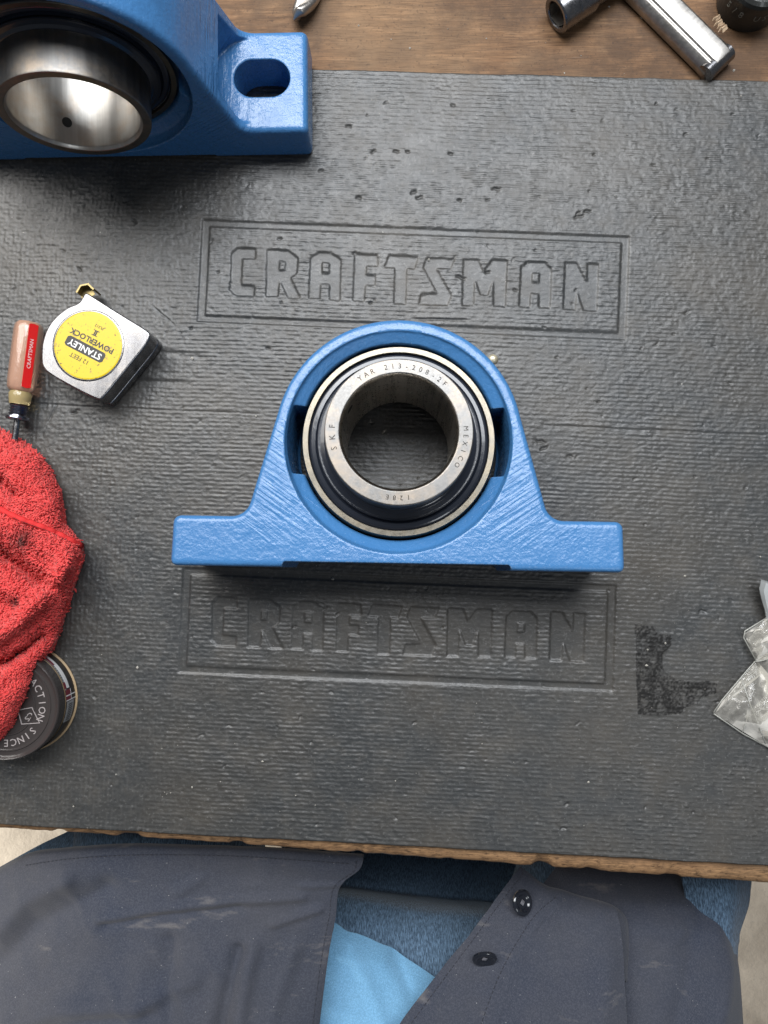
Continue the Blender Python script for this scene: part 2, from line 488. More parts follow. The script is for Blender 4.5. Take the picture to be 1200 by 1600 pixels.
# ------------------------------------------------------------------ the rubber mat, with its ribs and sunk lettering as real relief
LET = {  # measured in photo pixels on the upper badge
 'C': [[(370, 387), (400, 388), (399, 405), (379, 404), (377, 445), (398, 447), (397, 463), (368, 462), (357, 452), (360, 446), (361, 396)]],
 'R': [[(417, 389), (451, 391), (466, 403), (464, 427), (454, 434), (470, 466), (450, 466), (437, 438), (434, 464), (415, 463)], [(437, 407), (446, 408), (445, 422), (436, 422)]],
 'A': [[(485, 402), (497, 394), (517, 394), (533, 405), (531, 470), (514, 469), (515, 444), (501, 443), (500, 467), (482, 466)], [(503, 410), (515, 411), (514, 427), (503, 426)]],
 'F': [[(554, 396), (590, 398), (591, 416), (573, 415), (572, 429), (587, 430), (586, 446), (571, 445), (569, 471), (551, 470)]],
 'T': [[(608, 398), (654, 401), (648, 420), (636, 419), (634, 475), (615, 474), (617, 418), (600, 417)]],
 'S': [[(667, 402), (711, 404), (704, 420), (682, 419), (706, 461), (699, 477), (654, 475), (658, 459), (683, 458), (661, 417)]],
 'M': [[(724, 404), (748, 405), (755, 424), (769, 405), (793, 406), (790, 479), (771, 478), (771, 437), (762, 462), (751, 461), (742, 436), (740, 477), (722, 477)]],
 'A2': [[(814, 417), (824, 408), (852, 409), (862, 420), (860, 481), (842, 480), (842, 459), (829, 458), (828, 480), (811, 479)], [(832, 426), (843, 427), (842, 441), (831, 440)]],
 'N': [[(883, 409), (901, 410), (917, 440), (918, 411), (936, 412), (933, 486), (912, 485), (902, 456), (899, 484), (880, 483)]],
}
def inside(poly, x, y):
    r = np.zeros(x.shape, bool)
    n = len(poly)
    for i in range(n):
        x0, y0 = poly[i]; x1, y1 = poly[(i + 1) % n]
        if y0 == y1: continue
        c = ((y0 > y) != (y1 > y)) & (x < (x1 - x0) * (y - y0) / (y1 - y0) + x0)
        r ^= c
    return r

def badge_frame(quad_px):
    q = np.array([W(*p)[:2] for p in quad_px])
    c = q.mean(0)
    d = (q[1] - q[0]) + (q[2] - q[3]); a = math.atan2(d[1], d[0])
    return c, a
C1, A1 = badge_frame([(314, 343), (986, 369), (977, 531), (309, 502)])
C2, A2 = badge_frame([(288, 888), (972, 913), (950, 1082), (275, 1050)])
MAT_ANG = (A1 + A2) / 2

def build_mat():
    st = 0.66
    x0, x1 = -330.0, 330.0
    nx = int((x1 - x0) / st)
    xs = np.linspace(x0, x1, nx)
    yb = line_y(MB0, MB1, xs); yt = line_y(MT0, MT1, xs)
    ny = int((yt.mean() - yb.mean()) / st)
    v = np.linspace(0, 1, ny)
    X = np.repeat(xs[None, :], ny, 0)
    edge_b = 0.5 * vn(xs, 0, 12, 3); edge_t = 0.6 * vn(xs, 4, 15, 4)
    Y = (yb + edge_b)[None, :] * (1 - v[:, None]) + (yt + edge_t)[None, :] * v[:, None]
    ca, sa = math.cos(MAT_ANG), math.sin(MAT_ANG)
    U = X * ca + Y * sa; V = -X * sa + Y * ca
    # ribs of the woven texture
    warp = 1.2 * vn(U, V, 55, 0) + 0.35 * vn(U, V, 14, 1) + 0.42 * vn(U, V, 4.2, 2)
    ph = (V + warp) / 2.85 * 2 * PI
    rib = 0.5 + 0.5 * np.sin(ph)
    row = np.floor((V + warp) / 2.85 + 0.25)
    knit = vn(U + 17.3 * row, V, 4.0, 5) + 0.8 * vn(U, V, 1.9, 6)
    amp = 0.66 + 0.4 * vn(U, V, 60, 7) + 0.5 * vn(U, V, 17, 3)
    # towards the left the cross weave shows more, and patches are worn smooth
    lw = np.clip((-110 - U) / 90, 0, 1)
    ribx = 0.5 + 0.5 * np.sin((U + 1.5 * vn(U, V, 9, 4) + 1.2 * vn(U, V, 30, 5)) / 3.1 * 2 * PI)
    amp = np.clip(amp, 0.15, 1.2)
    Z = 0.40 * amp * (rib * (0.75 + 1.2 * knit) * (1 - 0.5 * lw) + ribx * lw * 0.5 * (0.6 + 1.6 * vn(U, V, 5, 1)))
    Z += 0.30 * vn(U, V, 1.6, 2) * (0.6 + 0.5 * lw) + 0.16 * vn(U, V, 4.2, 6) + 0.5 * vn(U, V, 45, 1)
    crest = np.clip((rib - 0.62) / 0.38, 0, 1) * np.clip(0.5 + 2.2 * vn(U + 11.3 * row, V, 2.6, 4) + 0.9 * vn(U, V, 9, 2), 0, 1) * np.clip(amp, 0, 1)
    crest = np.maximum(crest * (1 - 0.7 * lw), lw * 0.7 * np.clip(ribx - 0.4, 0, 1) * np.clip(0.4 + 2.4 * vn(U, V, 3.2, 3), 0, 1))
    smooth = np.zeros_like(Z)
    # sunk badges
    for (c, a) in ((C1, A1), (C2, A2)):
        dx, dy = X - c[0], Y - c[1]
        lx = dx * math.cos(a) + dy * math.sin(a); ly = -dx * math.sin(a) + dy * math.cos(a)
        w, h = 147.6, 35.9
        o = np.maximum(np.abs(lx) - w, np.abs(ly) - h); i = np.maximum(np.abs(lx) - w + 5.8, np.abs(ly) - h + 5.0)
        band = np.clip((0.15 - o) / 0.6, 0, 1) * np.clip((i + 0.15) / 0.6, 0, 1)
        smooth = np.maximum(smooth, band)
        let = np.zeros(Z.shape)
        box_m = (np.abs(lx) < w) & (np.abs(ly) < h)
        ii = np.where(box_m)
        px_, py_ = lx[ii], ly[ii]
        acc = np.zeros((4,) + px_.shape, bool)
        for key, polys in LET.items():
            for k, poly in enumerate(polys):
                q = np.array([W(*p)[:2] for p in poly]) - C1
                qx = q[:, 0] * math.cos(A1) + q[:, 1] * math.sin(A1); qy = -q[:, 0] * math.sin(A1) + q[:, 1] * math.cos(A1)
                for n_, (ox, oy) in enumerate(((-.17, -.17), (.17, -.17), (-.17, .17), (.17, .17))):
                    acc[n_] ^= inside(list(zip(qx, qy)), px_ + ox, py_ + oy)
        let[ii] = acc.mean(0)
        smooth = np.maximum(smooth, let)
    s = smooth.copy()   # soften a touch
    s[1:-1, 1:-1] = (smooth[1:-1, 1:-1] * 3 + smooth[:-2, 1:-1] + smooth[2:, 1:-1] + smooth[1:-1, :-2] + smooth[1:-1, 2:]) / 7
    Z = Z * (1 - 0.85 * s) - 0.85 * s
    # nicks, gouges, creases
    xw = np.array([x0, st, nx])
    def gouge(cx, cy, L, wd, ang, dep):
        j0 = int((cx - L * 1.5 - x0) / (x1 - x0) * (nx - 1)); j1 = int((cx + L * 1.5 - x0) / (x1 - x0) * (nx - 1)) + 2
        yl = line_y(MB0, MB1, cx); yh = line_y(MT0, MT1, cx)
        i0 = int((cy - L * 1.5 - yl) / (yh - yl) * (ny - 1)); i1 = int((cy + L * 1.5 - yl) / (yh - yl) * (ny - 1)) + 2
        j0, j1, i0, i1 = max(j0, 0), min(j1, nx), max(i0, 0), min(i1, ny)
        if j1 <= j0 or i1 <= i0: return
        a_ = X[i0:i1, j0:j1] - cx; b_ = Y[i0:i1, j0:j1] - cy
        p = a_ * math.cos(ang) + b_ * math.sin(ang); q = -a_ * math.sin(ang) + b_ * math.cos(ang)
        q = q + 0.4 * np.sin(p * 1.3 + cx)
        Z[i0:i1, j0:j1] -= dep * np.exp(-(p / L) ** 4 - (q / wd) ** 2)
    r = random.Random(5)
    for k in range(230):
        cx, cy = r.uniform(-280, 270), r.uniform(-220, 320)
        L = r.uniform(0.5, 2.0)
        gouge(cx, cy, L, r.uniform(0.35, 0.65), r.uniform(-0.5, 0.9), r.uniform(0.5, 1.5))
    for (px, py, L) in ((708, 163, 1.6), (545, 197, 2), (583, 236, 2), (619, 236, 2), (637, 236, 1.5), (704, 240, 1.6), (646, 300, 2.2), (655, 308, 2.4), (560, 309, 2), (905, 338, 3.5), (918, 330, 2.5),
                        (718, 313, 1.4), (775, 295, 3), (210, 345, 2.2), (115, 645, 2.2), (850, 700, 3), (845, 690, 4), (890, 713, 2), (1098, 955, 2.2), (880, 1295, 2), (720, 433, 3.5), (805, 453, 1.6)):
        c = W(px, py); gouge(c[0], c[1], L, 0.7, r.uniform(-0.6, 0.6), 1.5)
    for (p, q, d, wd) in (((845, 664), (1200, 680), 0.7, 0.6), ((0, 628), (420, 648), 0.35, 0.6), ((235, 475), (275, 510), 0.9, 0.5), ((70, 670), (92, 625), 0.8, 0.6), ((100, 585), (300, 600), 0.5, 2.0),
                          ((130, 530), (330, 560), 0.45, 2.2), ((640, 498), (740, 500), 1.0, 0.7)):
        a, b = W(*p)[:2], W(*q)[:2]
        L = np.linalg.norm(b - a); t = (b - a) / L
        pp = (X - a[0]) * t[0] + (Y - a[1]) * t[1]; qq = -(X - a[0]) * t[1] + (Y - a[1]) * t[0]
        qq = qq + 1.2 * vn(pp, 0, 22, 2) + 0.5 * vn(pp, 3, 5, 3)
        m_ = np.clip(np.minimum(pp, L - pp) / 8, 0, 1)
        Z -= d * m_ * np.exp(-(qq / wd) ** 2)
        Z += 0.4 * d * m_ * np.exp(-((qq - 1.6 * wd) / wd) ** 2)
    Z -= 0.15
    Z += 0.10 * vn(X * 0.3, Y, 0.9, 5)
    # residue left by a torn-off sticker
    res = np.zeros_like(Z)
    poly = [(992, 975), (1020, 978), (1030, 990), (1048, 992), (1050, 1008), (1035, 1022), (1037, 1048), (1058, 1064), (1108, 1065), (1121, 1068), (1119, 1084), (1098, 1088), (1090, 1100), (1070, 1106), (1066, 1114), (1040, 1118), (996, 1116)]
    q = [tuple(W(*p)[:2]) for p in poly]
    xr = X + 1.4 * vn(X, Y, 2.2, 4) * (X > q[0][0] + 2); yr = Y + 1.3 * vn(X, Y, 2.2, 5) * (Y > q[-1][1] + 2)
    res[inside(q, xr, yr)] = 1.0
    res *= np.clip(0.72 + 1.5 * vn(X, Y, 0.9, 6) + 0.9 * vn(X, Y, 5, 2), 0.0, 1)
    Z += res * 0.1 * (1 + 2 * vn(X, Y, 1.2, 1))
    # mesh, with a skirt down to the wood
    co = np.stack([X, Y, Z], -1).reshape(-1, 3)
    idx = np.arange(nx * ny).reshape(ny, nx)
    quads = np.stack([idx[:-1, :-1], idx[:-1, 1:], idx[1:, 1:], idx[1:, :-1]], -1).reshape(-1, 4)
    border = np.concatenate([idx[0, :], idx[1:, -1], idx[-1, :-1][::-1], idx[1:-1, 0][::-1]])
    low = co[border].copy(); low[:, 2] = -MAT_T + 0.02
    base = len(co); nb = len(border)
    k = np.arange(nb); k2 = (k + 1) % nb
    sk = np.stack([border[k], base + k, base + k2, border[k2]], -1)
    co = np.concatenate([co, low]) * MM
    quads = np.concatenate([quads, sk])
    me = bpy.data.meshes.new('mat')
    me.vertices.add(len(co)); me.vertices.foreach_set('co', co.ravel())
    me.loops.add(quads.size); me.loops.foreach_set('vertex_index', quads.ravel().astype(np.int32))
    me.polygons.add(len(quads)); me.polygons.foreach_set('loop_start', np.arange(0, quads.size, 4, dtype=np.int32))
    me.update(calc_edges=True)
    for nm, arr in (('smooth_zone', s), ('residue', res), ('pale_crest', crest * (1 - s))):
        at = me.attributes.new(nm, 'FLOAT', 'POINT')
        at.data.foreach_set('value', np.concatenate([arr.ravel(), np.zeros(nb)]).astype(np.float32))
    o = link('rubber_mat', me, M['mat'], None, True)
    tag(o, 'black ribbed rubber mat embossed twice with the word CRAFTSMAN, covering the bench', 'mat')
build_mat()

# =================================================================== PILLOW BLOCKS
# local axes: X along the foot, Z up from the base, the bearing faces -Y. Base back edge at the origin.
CZ = 77.6          # height of the shaft centre over the base
def outline():
    cx, cz, r = 0, CZ, 75.0
    a0 = math.radians(180 - 12)
    sx, sz = cx + r * math.cos(a0), cz + r * math.sin(a0)
    # left half from the base corner up to the arch
    p = [(-133.6, 0), (-133.4, 25.5)]
    for i in range(1, 5):                       # rounded corner of the foot
        a = PI - PI / 2 * i / 4; p.append((-128.9 + 4.5 * math.cos(a), 25.5 + 4.5 * math.sin(a)))
    fx, fz, fr = -98.5, 41.0, 11.0              # fillet at the root of the flank
    for i in range(8):
        a = -PI / 2 + math.radians(74) * i / 7; p.append((fx + fr * math.cos(a), fz + fr * math.sin(a)))
    lx, lz = p[-1]
    for t in (0.3, 0.65): p.append((lx + (sx - lx) * t, lz + (sz - lz) * t))
    q = [(-x, z) for x, z in p][::-1]
    n = 48
    for i in range(n + 1):
        a = a0 + (math.radians(12) - a0) * i / n
        p.append((cx + r * math.cos(a), cz + r * math.sin(a)))
    return p + q

def obround(cx, cy, hl, r, n=16):
    p = []
    for i in range(n + 1):
        a = -PI / 2 + PI * i / n; p.append((cx + hl + r * math.cos(a), cy + r * math.sin(a)))
    for i in range(n + 1):
        a = PI / 2 + PI * i / n; p.append((cx - hl + r * math.cos(a), cy + r * math.sin(a)))
    return p

def housing_mesh():
    me = prism(outline(), -66, -4, 'XZ')
    # draft: the casting narrows towards the top of the arch, both faces
    for v in me.vertices:
        z = v.co.z / MM
        y = v.co.y / MM
        hd = 35.0 - 7.0 * z / 149.0
        v.co.y = (-35 + (hd if y > -35 else -hd)) * MM
    body = link('casting', me)
    b = body.modifiers.new('b', 'BEVEL'); b.width = 3.4 * MM; b.segments = 4; b.limit_method = 'ANGLE'; b.angle_limit = math.radians(50)
    bake(body)
    def boolean(me2, op, bev=None):
        o = link('cut', me2)
        if bev:
            bb = o.modifiers.new('b', 'BEVEL'); bb.width = bev * MM; bb.segments = 4; bb.limit_method = 'ANGLE'; bb.angle_limit = math.radians(40); bake(o)
        m = body.modifiers.new('x', 'BOOLEAN'); m.operation = op; m.solver = 'EXACT'; m.object = o
        bake(body); drop(o)
    # slots for the bolts and the spot-faced pads round them
    for s in (-1, 1):
        boolean(prism([(x, y - 35) for x, y in obround(s * 103.5, 2.0, 5.9, 12.6)], -5, 60, 'XY'), 'DIFFERENCE')
        boolean(prism([(x, y - 35) for x, y in obround(s * 112, 0, 14, 28.5)], 30.25, 60, 'XY'), 'DIFFERENCE', None)
    # relief under the base
    boolean(prism([(-69, -5), (-66.5, 3.4), (66.5, 3.4), (69, -5)], -80, 10, 'XZ'), 'DIFFERENCE')
    # bore: cone, ledge and seat; same from the back
    prof = [(0.01, -4), (69.0, -4), (68.4, 4.6), (67.0, 10.5), (61.2, 15.5), (60.5, 17), (60.3, 22), (60.3, 52), (60.5, 56.5), (61.2, 58.2), (67.2, 62.0), (68.4, 66.0), (69.0, 74), (0.01, 74)]
    cut = lathe(prof, 128, axis='Y-')
    for v in cut.vertices: v.co.z += CZ * MM
    bm = bmesh.new(); bm.from_mesh(cut); bmesh.ops.remove_doubles(bm, verts=bm.verts, dist=0.0005); bmesh.ops.recalc_face_normals(bm, faces=bm.faces); bm.to_mesh(cut); bm.free()
    boolean(cut, 'DIFFERENCE')
    # the two loading slots either side of the seat
    for s in (-1, 1):
        pl = []
        for i in range(9):
            a = -math.radians(18.5) + math.radians(37) * i / 8
            pl.append((s * 67.3 * math.cos(a), CZ + 66.0 * math.sin(a)))
        pl = pl + [(s * 52, CZ + 21.0), (s * 52, CZ - 21.0)]
        boolean(prism(pl, -80, -12, 'XZ'), 'DIFFERENCE')
    m = body.modifiers.new('r', 'REMESH'); m.mode = 'VOXEL'; m.voxel_size = 0.62 * MM; m.adaptivity = 0
    m = body.modifiers.new('s', 'SMOOTH'); m.iterations = 2; m.factor = 0.5
    bake(body)
    me = body.data; drop(body)
    me.shade_smooth()
    me.materials.clear(); me.materials.append(M['blue'])
    return me
HOUSING = housing_mesh()

def bearing_meshes(br=33.0):
    d = {}
    up = lambda pr: [(r, h + 10.0) for r, h in pr]     # the raceway sits towards the front
    e = br - 33.0
    # heights are along the axis, measured from the middle of the bearing, + towards the front
    d['outer_ring'] = lathe(up([(54.7, -13.2), (58.2, -13.5), (59.4, -8), (59.9, 0), (59.7, 8), (58.9, 12.7), (58.4, 13.5), (55.3, 13.5), (54.9, 13.0), (54.6, 0)]), 128, True)
    d['seal'] = lathe(up([(54.8, 11.2), (53.0, 12.3), (50.8, 12.5), (49.9, 11.6), (48.6, 11.4), (47.4, 12.1), (44.0, 11.2), (43.6, 9.6), (43.1, 8.8), (42.8, 6)]), 128)
    d['seal_back'] = lathe([(54.7, -11.5), (47.4, -12.1), (41.2, -9)], 96)
    d['slinger'] = lathe(up([(43.05, 12.0), (47.6, 13.6), (49.2, 14.6), (49.2, 15.1), (47.6, 14.7), (45.0, 15.4), (44.0, 16.4), (43.05, 16.7)]), 128)
    d['inner_ring'] = lathe([(43.0, -14), (43.0, 49.0), (42.8, 49.7), (42.3, 50.0), (34.9 + e, 50.0), (34.4 + e, 49.7)], 128)
    d['bore'] = lathe([(34.4 + e, 49.7), (33.2 + e, 48.2), (33.0 + e, 47.4), (33.0 + e, -13.5), (33.6 + e, -14.6), (42.0, -15), (43.0, -14)], 128)
    return d
BM_MAIN = bearing_meshes()
BM_WIDE = bearing_meshes(36.4)
SETHOLE = lathe([(0.01, 0.14), (2.9, 0.22), (3.3, 0.05)], 24, axis='Z')  # dark disc laid on the steel in place of a shaded hole

def make_block(root, pitch, yaw, text=True, screw_angles=(150, 25), BM=None, br=33.0, bore_mat='bore'):
    BM = BM or BM_MAIN
    h = link('housing', HOUSING, None, root)
    # bearing group, swivelled in its seat: matrices baked relative to the root
    bx = Matrix.Translation((0, -0.035, CZ * MM)) @ Euler((pitch, 0, yaw)).to_matrix().to_4x4()
    def part(name, me, mat, parent=root, smooth=40):
        o = link(name, me, mat, parent, smooth); return o
    orr = part('outer_ring', BM['outer_ring'], M['outer']); orr.matrix_local = bx
    sl = part('seal', BM['seal'], M['seal']); sl.matrix_local = bx
    sb = part('rear_seal', BM['seal_back'], M['seal']); sb.matrix_local = bx
    fl = part('slinger', BM['slinger'], M['seal']); fl.matrix_local = bx
    ir = part('inner_ring', BM['inner_ring'], M['ring']); ir.matrix_local = bx
    bo = part('bore_sleeve', BM['bore'], M[bore_mat], ir)
    for a in screw_angles:
        r = math.radians(a)
        for rad, s in ((42.95, 1), (br + 0.05, -1)):
            o = part('screw_hole_shade', SETHOLE, M['gap'], ir)
            o.matrix_local = Matrix.Translation((rad * MM * math.cos(r), -0.036 if s > 0 else (-0.038 if br < 35 else -0.034), rad * MM * math.sin(r))) @ (Vector((s * math.cos(r), 0, s * math.sin(r)))).to_track_quat('Z', 'Y').to_matrix().to_4x4()
    if text:
        def mark(s, size, mid, step):
            me = arc_text(s, size, 38.3, mid, step, thin=0.0, sx=0.95)
            o = link('engraving', me, M['ink'], ir)
            o.matrix_local = Matrix.Translation((0, -0.05004, 0)) @ Matrix.Rotation(PI / 2, 4, 'X')
        mark('YAR 213-208-2F', 4.3, 87, 6.1)
        mark('MEXICO', 4.0, -13, 6.6)
        mark('128E', 4.0, -90, 6.0)
        mark('SKF', 4.9, 186, 9.6)
    # grease nipple on the shoulder of the arch
    np_ = lathe([(0.01, -3), (2.9, -3), (3.2, 0), (3.4, 2), (2.4, 3.2), (1.9, 4.6), (1.8, 7.0), (2.9, 8.0), (3.6, 9.8), (3.0, 11.8), (1.4, 12.9), (0.01, 13.1)], 20, axis='Z')
    o = part('grease_nipple', np_, M['brass'])
    a = math.radians(44)
    o.matrix_local = Matrix.Translation((0.0740 * math.cos(a), -0.035, CZ * MM + 0.0740 * math.sin(a))) @ Vector((math.cos(a), 0, math.sin(a))).to_track_quat('Z', 'Y').to_matrix().to_4x4()
    return root

TILT = math.radians(2.7)
c0 = W(619, 889, 70)
blk = empty('pillow_block_bearing', (c0[0], c0[1] - 70 * math.sin(TILT), 0.2), (-PI / 2 - TILT, 0, math.radians(-0.9)))
tag(blk, 'blue cast pillow block bearing lying on its back in the middle of the mat', 'bearing', 'pillow block bearings')
make_block(blk, math.radians(-1.2), math.radians(0.4), screw_angles=(152, 268))

blk2 = empty('pillow_block_bearing', (-192, 296 + 35, 0.2), (0, 0, math.radians(0.5)))
tag(blk2, 'blue pillow block bearing standing upright on its feet behind the tape measure', 'bearing', 'pillow block bearings')
make_block(blk2, math.radians(0), math.radians(2), text=False, screw_angles=(-121,), BM=BM_WIDE, br=36.4, bore_mat='bore_bright')

# =================================================================== SMALL TOOLS ON THE MAT
def poly_px(pts, z):
    return [tuple(W(x, y, z)[:2]) for x, y in pts]

def smooth_closed(pts, it=2, w=0.25):
    pts = [np.array(p, float) for p in pts]
    for _ in range(it):
        q = []
        for i in range(len(pts)):
            a, b = pts[i], pts[(i + 1) % len(pts)]
            q += [a * (1 - w) + b * w, a * w + b * (1 - w)]
        pts = q
    return [tuple(p) for p in pts]

def local(pts, c):
    return [(x - c[0], y - c[1]) for x, y in pts]

# ---- tape measure
def build_tape():
    H = 25.0
    pz = lambda x, y: (50 + x / 5.4545, 430 + y / 5.4545)
    raw = [pz(455, 140), pz(520, 182), pz(760, 335), pz(985, 470), pz(1010, 510), pz(985, 580), pz(780, 830), pz(600, 1050), pz(565, 1068), pz(330, 950), pz(130, 835), pz(88, 780), pz(76, 730), pz(82, 560), pz(150, 400), pz(290, 275), pz(395, 240), pz(425, 195)]
    pts = poly_px(raw, H)
    c = W(146, 540, 0)[:2]
    P = local(pts, c)
    sm = smooth_closed(P, 3, 0.25)
    root = empty('tape_measure', (c[0], c[1], 0))
    tag(root, 'scuffed chrome tape measure with a round yellow label lying on the mat', 'tape measure')
    def shell(poly, z0, z1, bev, name):
        me = prism(poly, z0, z1, 'XY')
        o = link(name, me, M['chrome'], None)
        b = o.modifiers.new('b', 'BEVEL'); b.width = bev * MM; b.segments = 4; b.limit_method = 'ANGLE'; b.angle_limit = math.radians(50); b.harden_normals = True
        me.shade_smooth()
        bake(o); o.data.materials.clear(); o.data.materials.append(M['chrome']); o.parent = root
        return o
    shell(sm, 9.2, H, 4.6, 'case_front')
    inner = [(x * 0.985, y * 0.985) for x, y in sm]
    shell(inner, 7.8, 9.6, 0.2, 'case_band')
    shell(sm, 0.3, 8.2, 2.4, 'case_back')
    # label
    lc = W(*pz(480, 600), H)[:2] - c
    r = 54.3 / (F_PX / (CAM_H - H)) 
    t = NT('yellow_printed_label'); v = t.coord()
    d = t.ramp(t.noise(v, 480, 3, 0.7, 0.0), [(0.62, G(0)), (0.67, G(1))]); d2 = t.ramp(t.noise(v, 110, 4, 0.7), [(0.60, G(0)), (0.68, G(1))])
    col = t.mix(d, (0.66, 0.48, 0.010), (0.14, 0.09, 0.03)); col = t.mix(d2, col, (0.34, 0.22, 0.07))
    t.set(Base_Color=col, Roughness=0.35)
    lab = link('label', lathe([(0.01, 0.5), (r - 0.6, 0.5), (r, 0.2), (r, -0.4)], 80, axis='Z'), t.m, root, 40)
    lab.location = (lc[0] * MM, lc[1] * MM, H * MM)
    rim = link('label_rim', lathe([(r, -0.5), (r + 0.2, 0.35), (r + 1.0, 0.35), (r + 1.5, -0.3)], 80, axis='Z'), M['chrome'], root, 60)
    rim.location = lab.location
    blk_ = simple('black_print', (0.012, 0.012, 0.012), 0.4); wht = simple('white_print', (0.75, 0.75, 0.72), 0.4)
    ang = math.radians(180 - 27.5)
    ux = np.array([math.cos(ang), math.sin(ang)]); uy = np.array([-math.sin(ang), math.cos(ang)])
    def put(me, mat, u, v_, z, name='printing', rot=0.0, shear=0.0):
        o = link(name, me, mat, lab)
        p = ux * u + uy * v_
        o.location = (p[0] * MM, p[1] * MM, z * MM); o.rotation_euler = (0, 0, ang + rot)
        return o
    s_ = r / 22.6
    # u runs along the words, v_ towards their tops (down-left in the photo is the words' bottom)
    bar = [(-13.6, -2.9), (-12.6, -3.6), (12.6, -3.6), (13.6, -2.9), (14.2, -2.4), (14.2, 2.4), (13.4, 3.0), (12.6, 3.6), (-12.6, 3.6), (-13.6, 2.9), (-14.2, 2.2), (-14.2, -2.2)]
    put(prism([(x * s_, y * s_) for x, y in bar], 0, 0.08), blk_, 0.6, 3.0, 0.5)
    put(text_mesh('STANLEY', 5.9 * s_, 0.02, 0.12), wht, 0.6, 3.0, 0.64)
    put(text_mesh('POWERLOCK', 5.2 * s_, 0.02, 0.16), blk_, -0.9, -4.0, 0.56)
    put(text_mesh('II', 4.4 * s_, 0.02, 0.22), blk_, -0.6, -9.4, 0.56)
    for yy in (-7.7, -11.1): put(box(0, 0, 0, 4.2, 0.5, 0.06), blk_, -0.6, yy, 0.57)
    put(text_mesh('PL312', 2.6 * s_, 0.02, 0.03), blk_, -1.0, -14.2, 0.56)
    put(text_mesh('12 FEET', 4.2 * s_, 0.02, 0.02), blk_, 1.0, 10.2, 0.56)
    # end hook of yellow brass, and the stub of blade behind it
    hm = simple('gilt_hook', (0.34, 0.27, 0.13), 0.35, 1.0, nz=(300, 0.5))
    a0 = W(*pz(440, 165), 14)[:2] - c; a1 = W(*pz(520, 120), 14)[:2] - c
    d_ = (a1 - a0); d_ /= np.linalg.norm(d_); nrm = np.array([-d_[1], d_[0]])
    hp = []
    k0 = W(*pz(405, 168), 12)[:2] - c; k1 = W(*pz(430, 100), 14)[:2] - c; k2 = W(*pz(500, 85), 14)[:2] - c; k3 = W(*pz(560, 140), 12)[:2] - c
    pts3 = [np.array([*k0, 12.0]), np.array([*(k0 * .4 + k1 * .6), 12.0]), np.array([*k1, 12.0]), np.array([*k2, 12.0]), np.array([*(k2 * .4 + k3 * .6), 12.0]), np.array([*k3, 12.0])]
    strip, fc = [], []
    for p in pts3:
        strip += [(p[0], p[1], 6.0), (p[0], p[1], 18.0)]
    for i in range(len(pts3) - 1): fc.append((2 * i, 2 * i + 1, 2 * i + 3, 2 * i + 2))
    hk = link('end_hook', pydata(strip, fc), hm, None)
    so_ = hk.modifiers.new('s', 'SOLIDIFY'); so_.thickness = 1.1 * MM; bake(hk); hk.parent = root; hk.data.shade_smooth(); hk.data.set_sharp_from_angle(angle=0.7)
    m_ = (k0 + k1 + k2 + k3) / 4
    q0 = W(*pz(455, 150), 12)[:2] - c
    tb = link('blade', box(0, 0, 0, 9, 9, 0.5), hm, root); tb.location = ((q0[0] * 0.7 + m_[0] * 0.3) * MM, (q0[1] * 0.7 + m_[1] * 0.3) * MM, 0.012); tb.rotation_euler = (0, 0, math.radians(30))
build_tape()

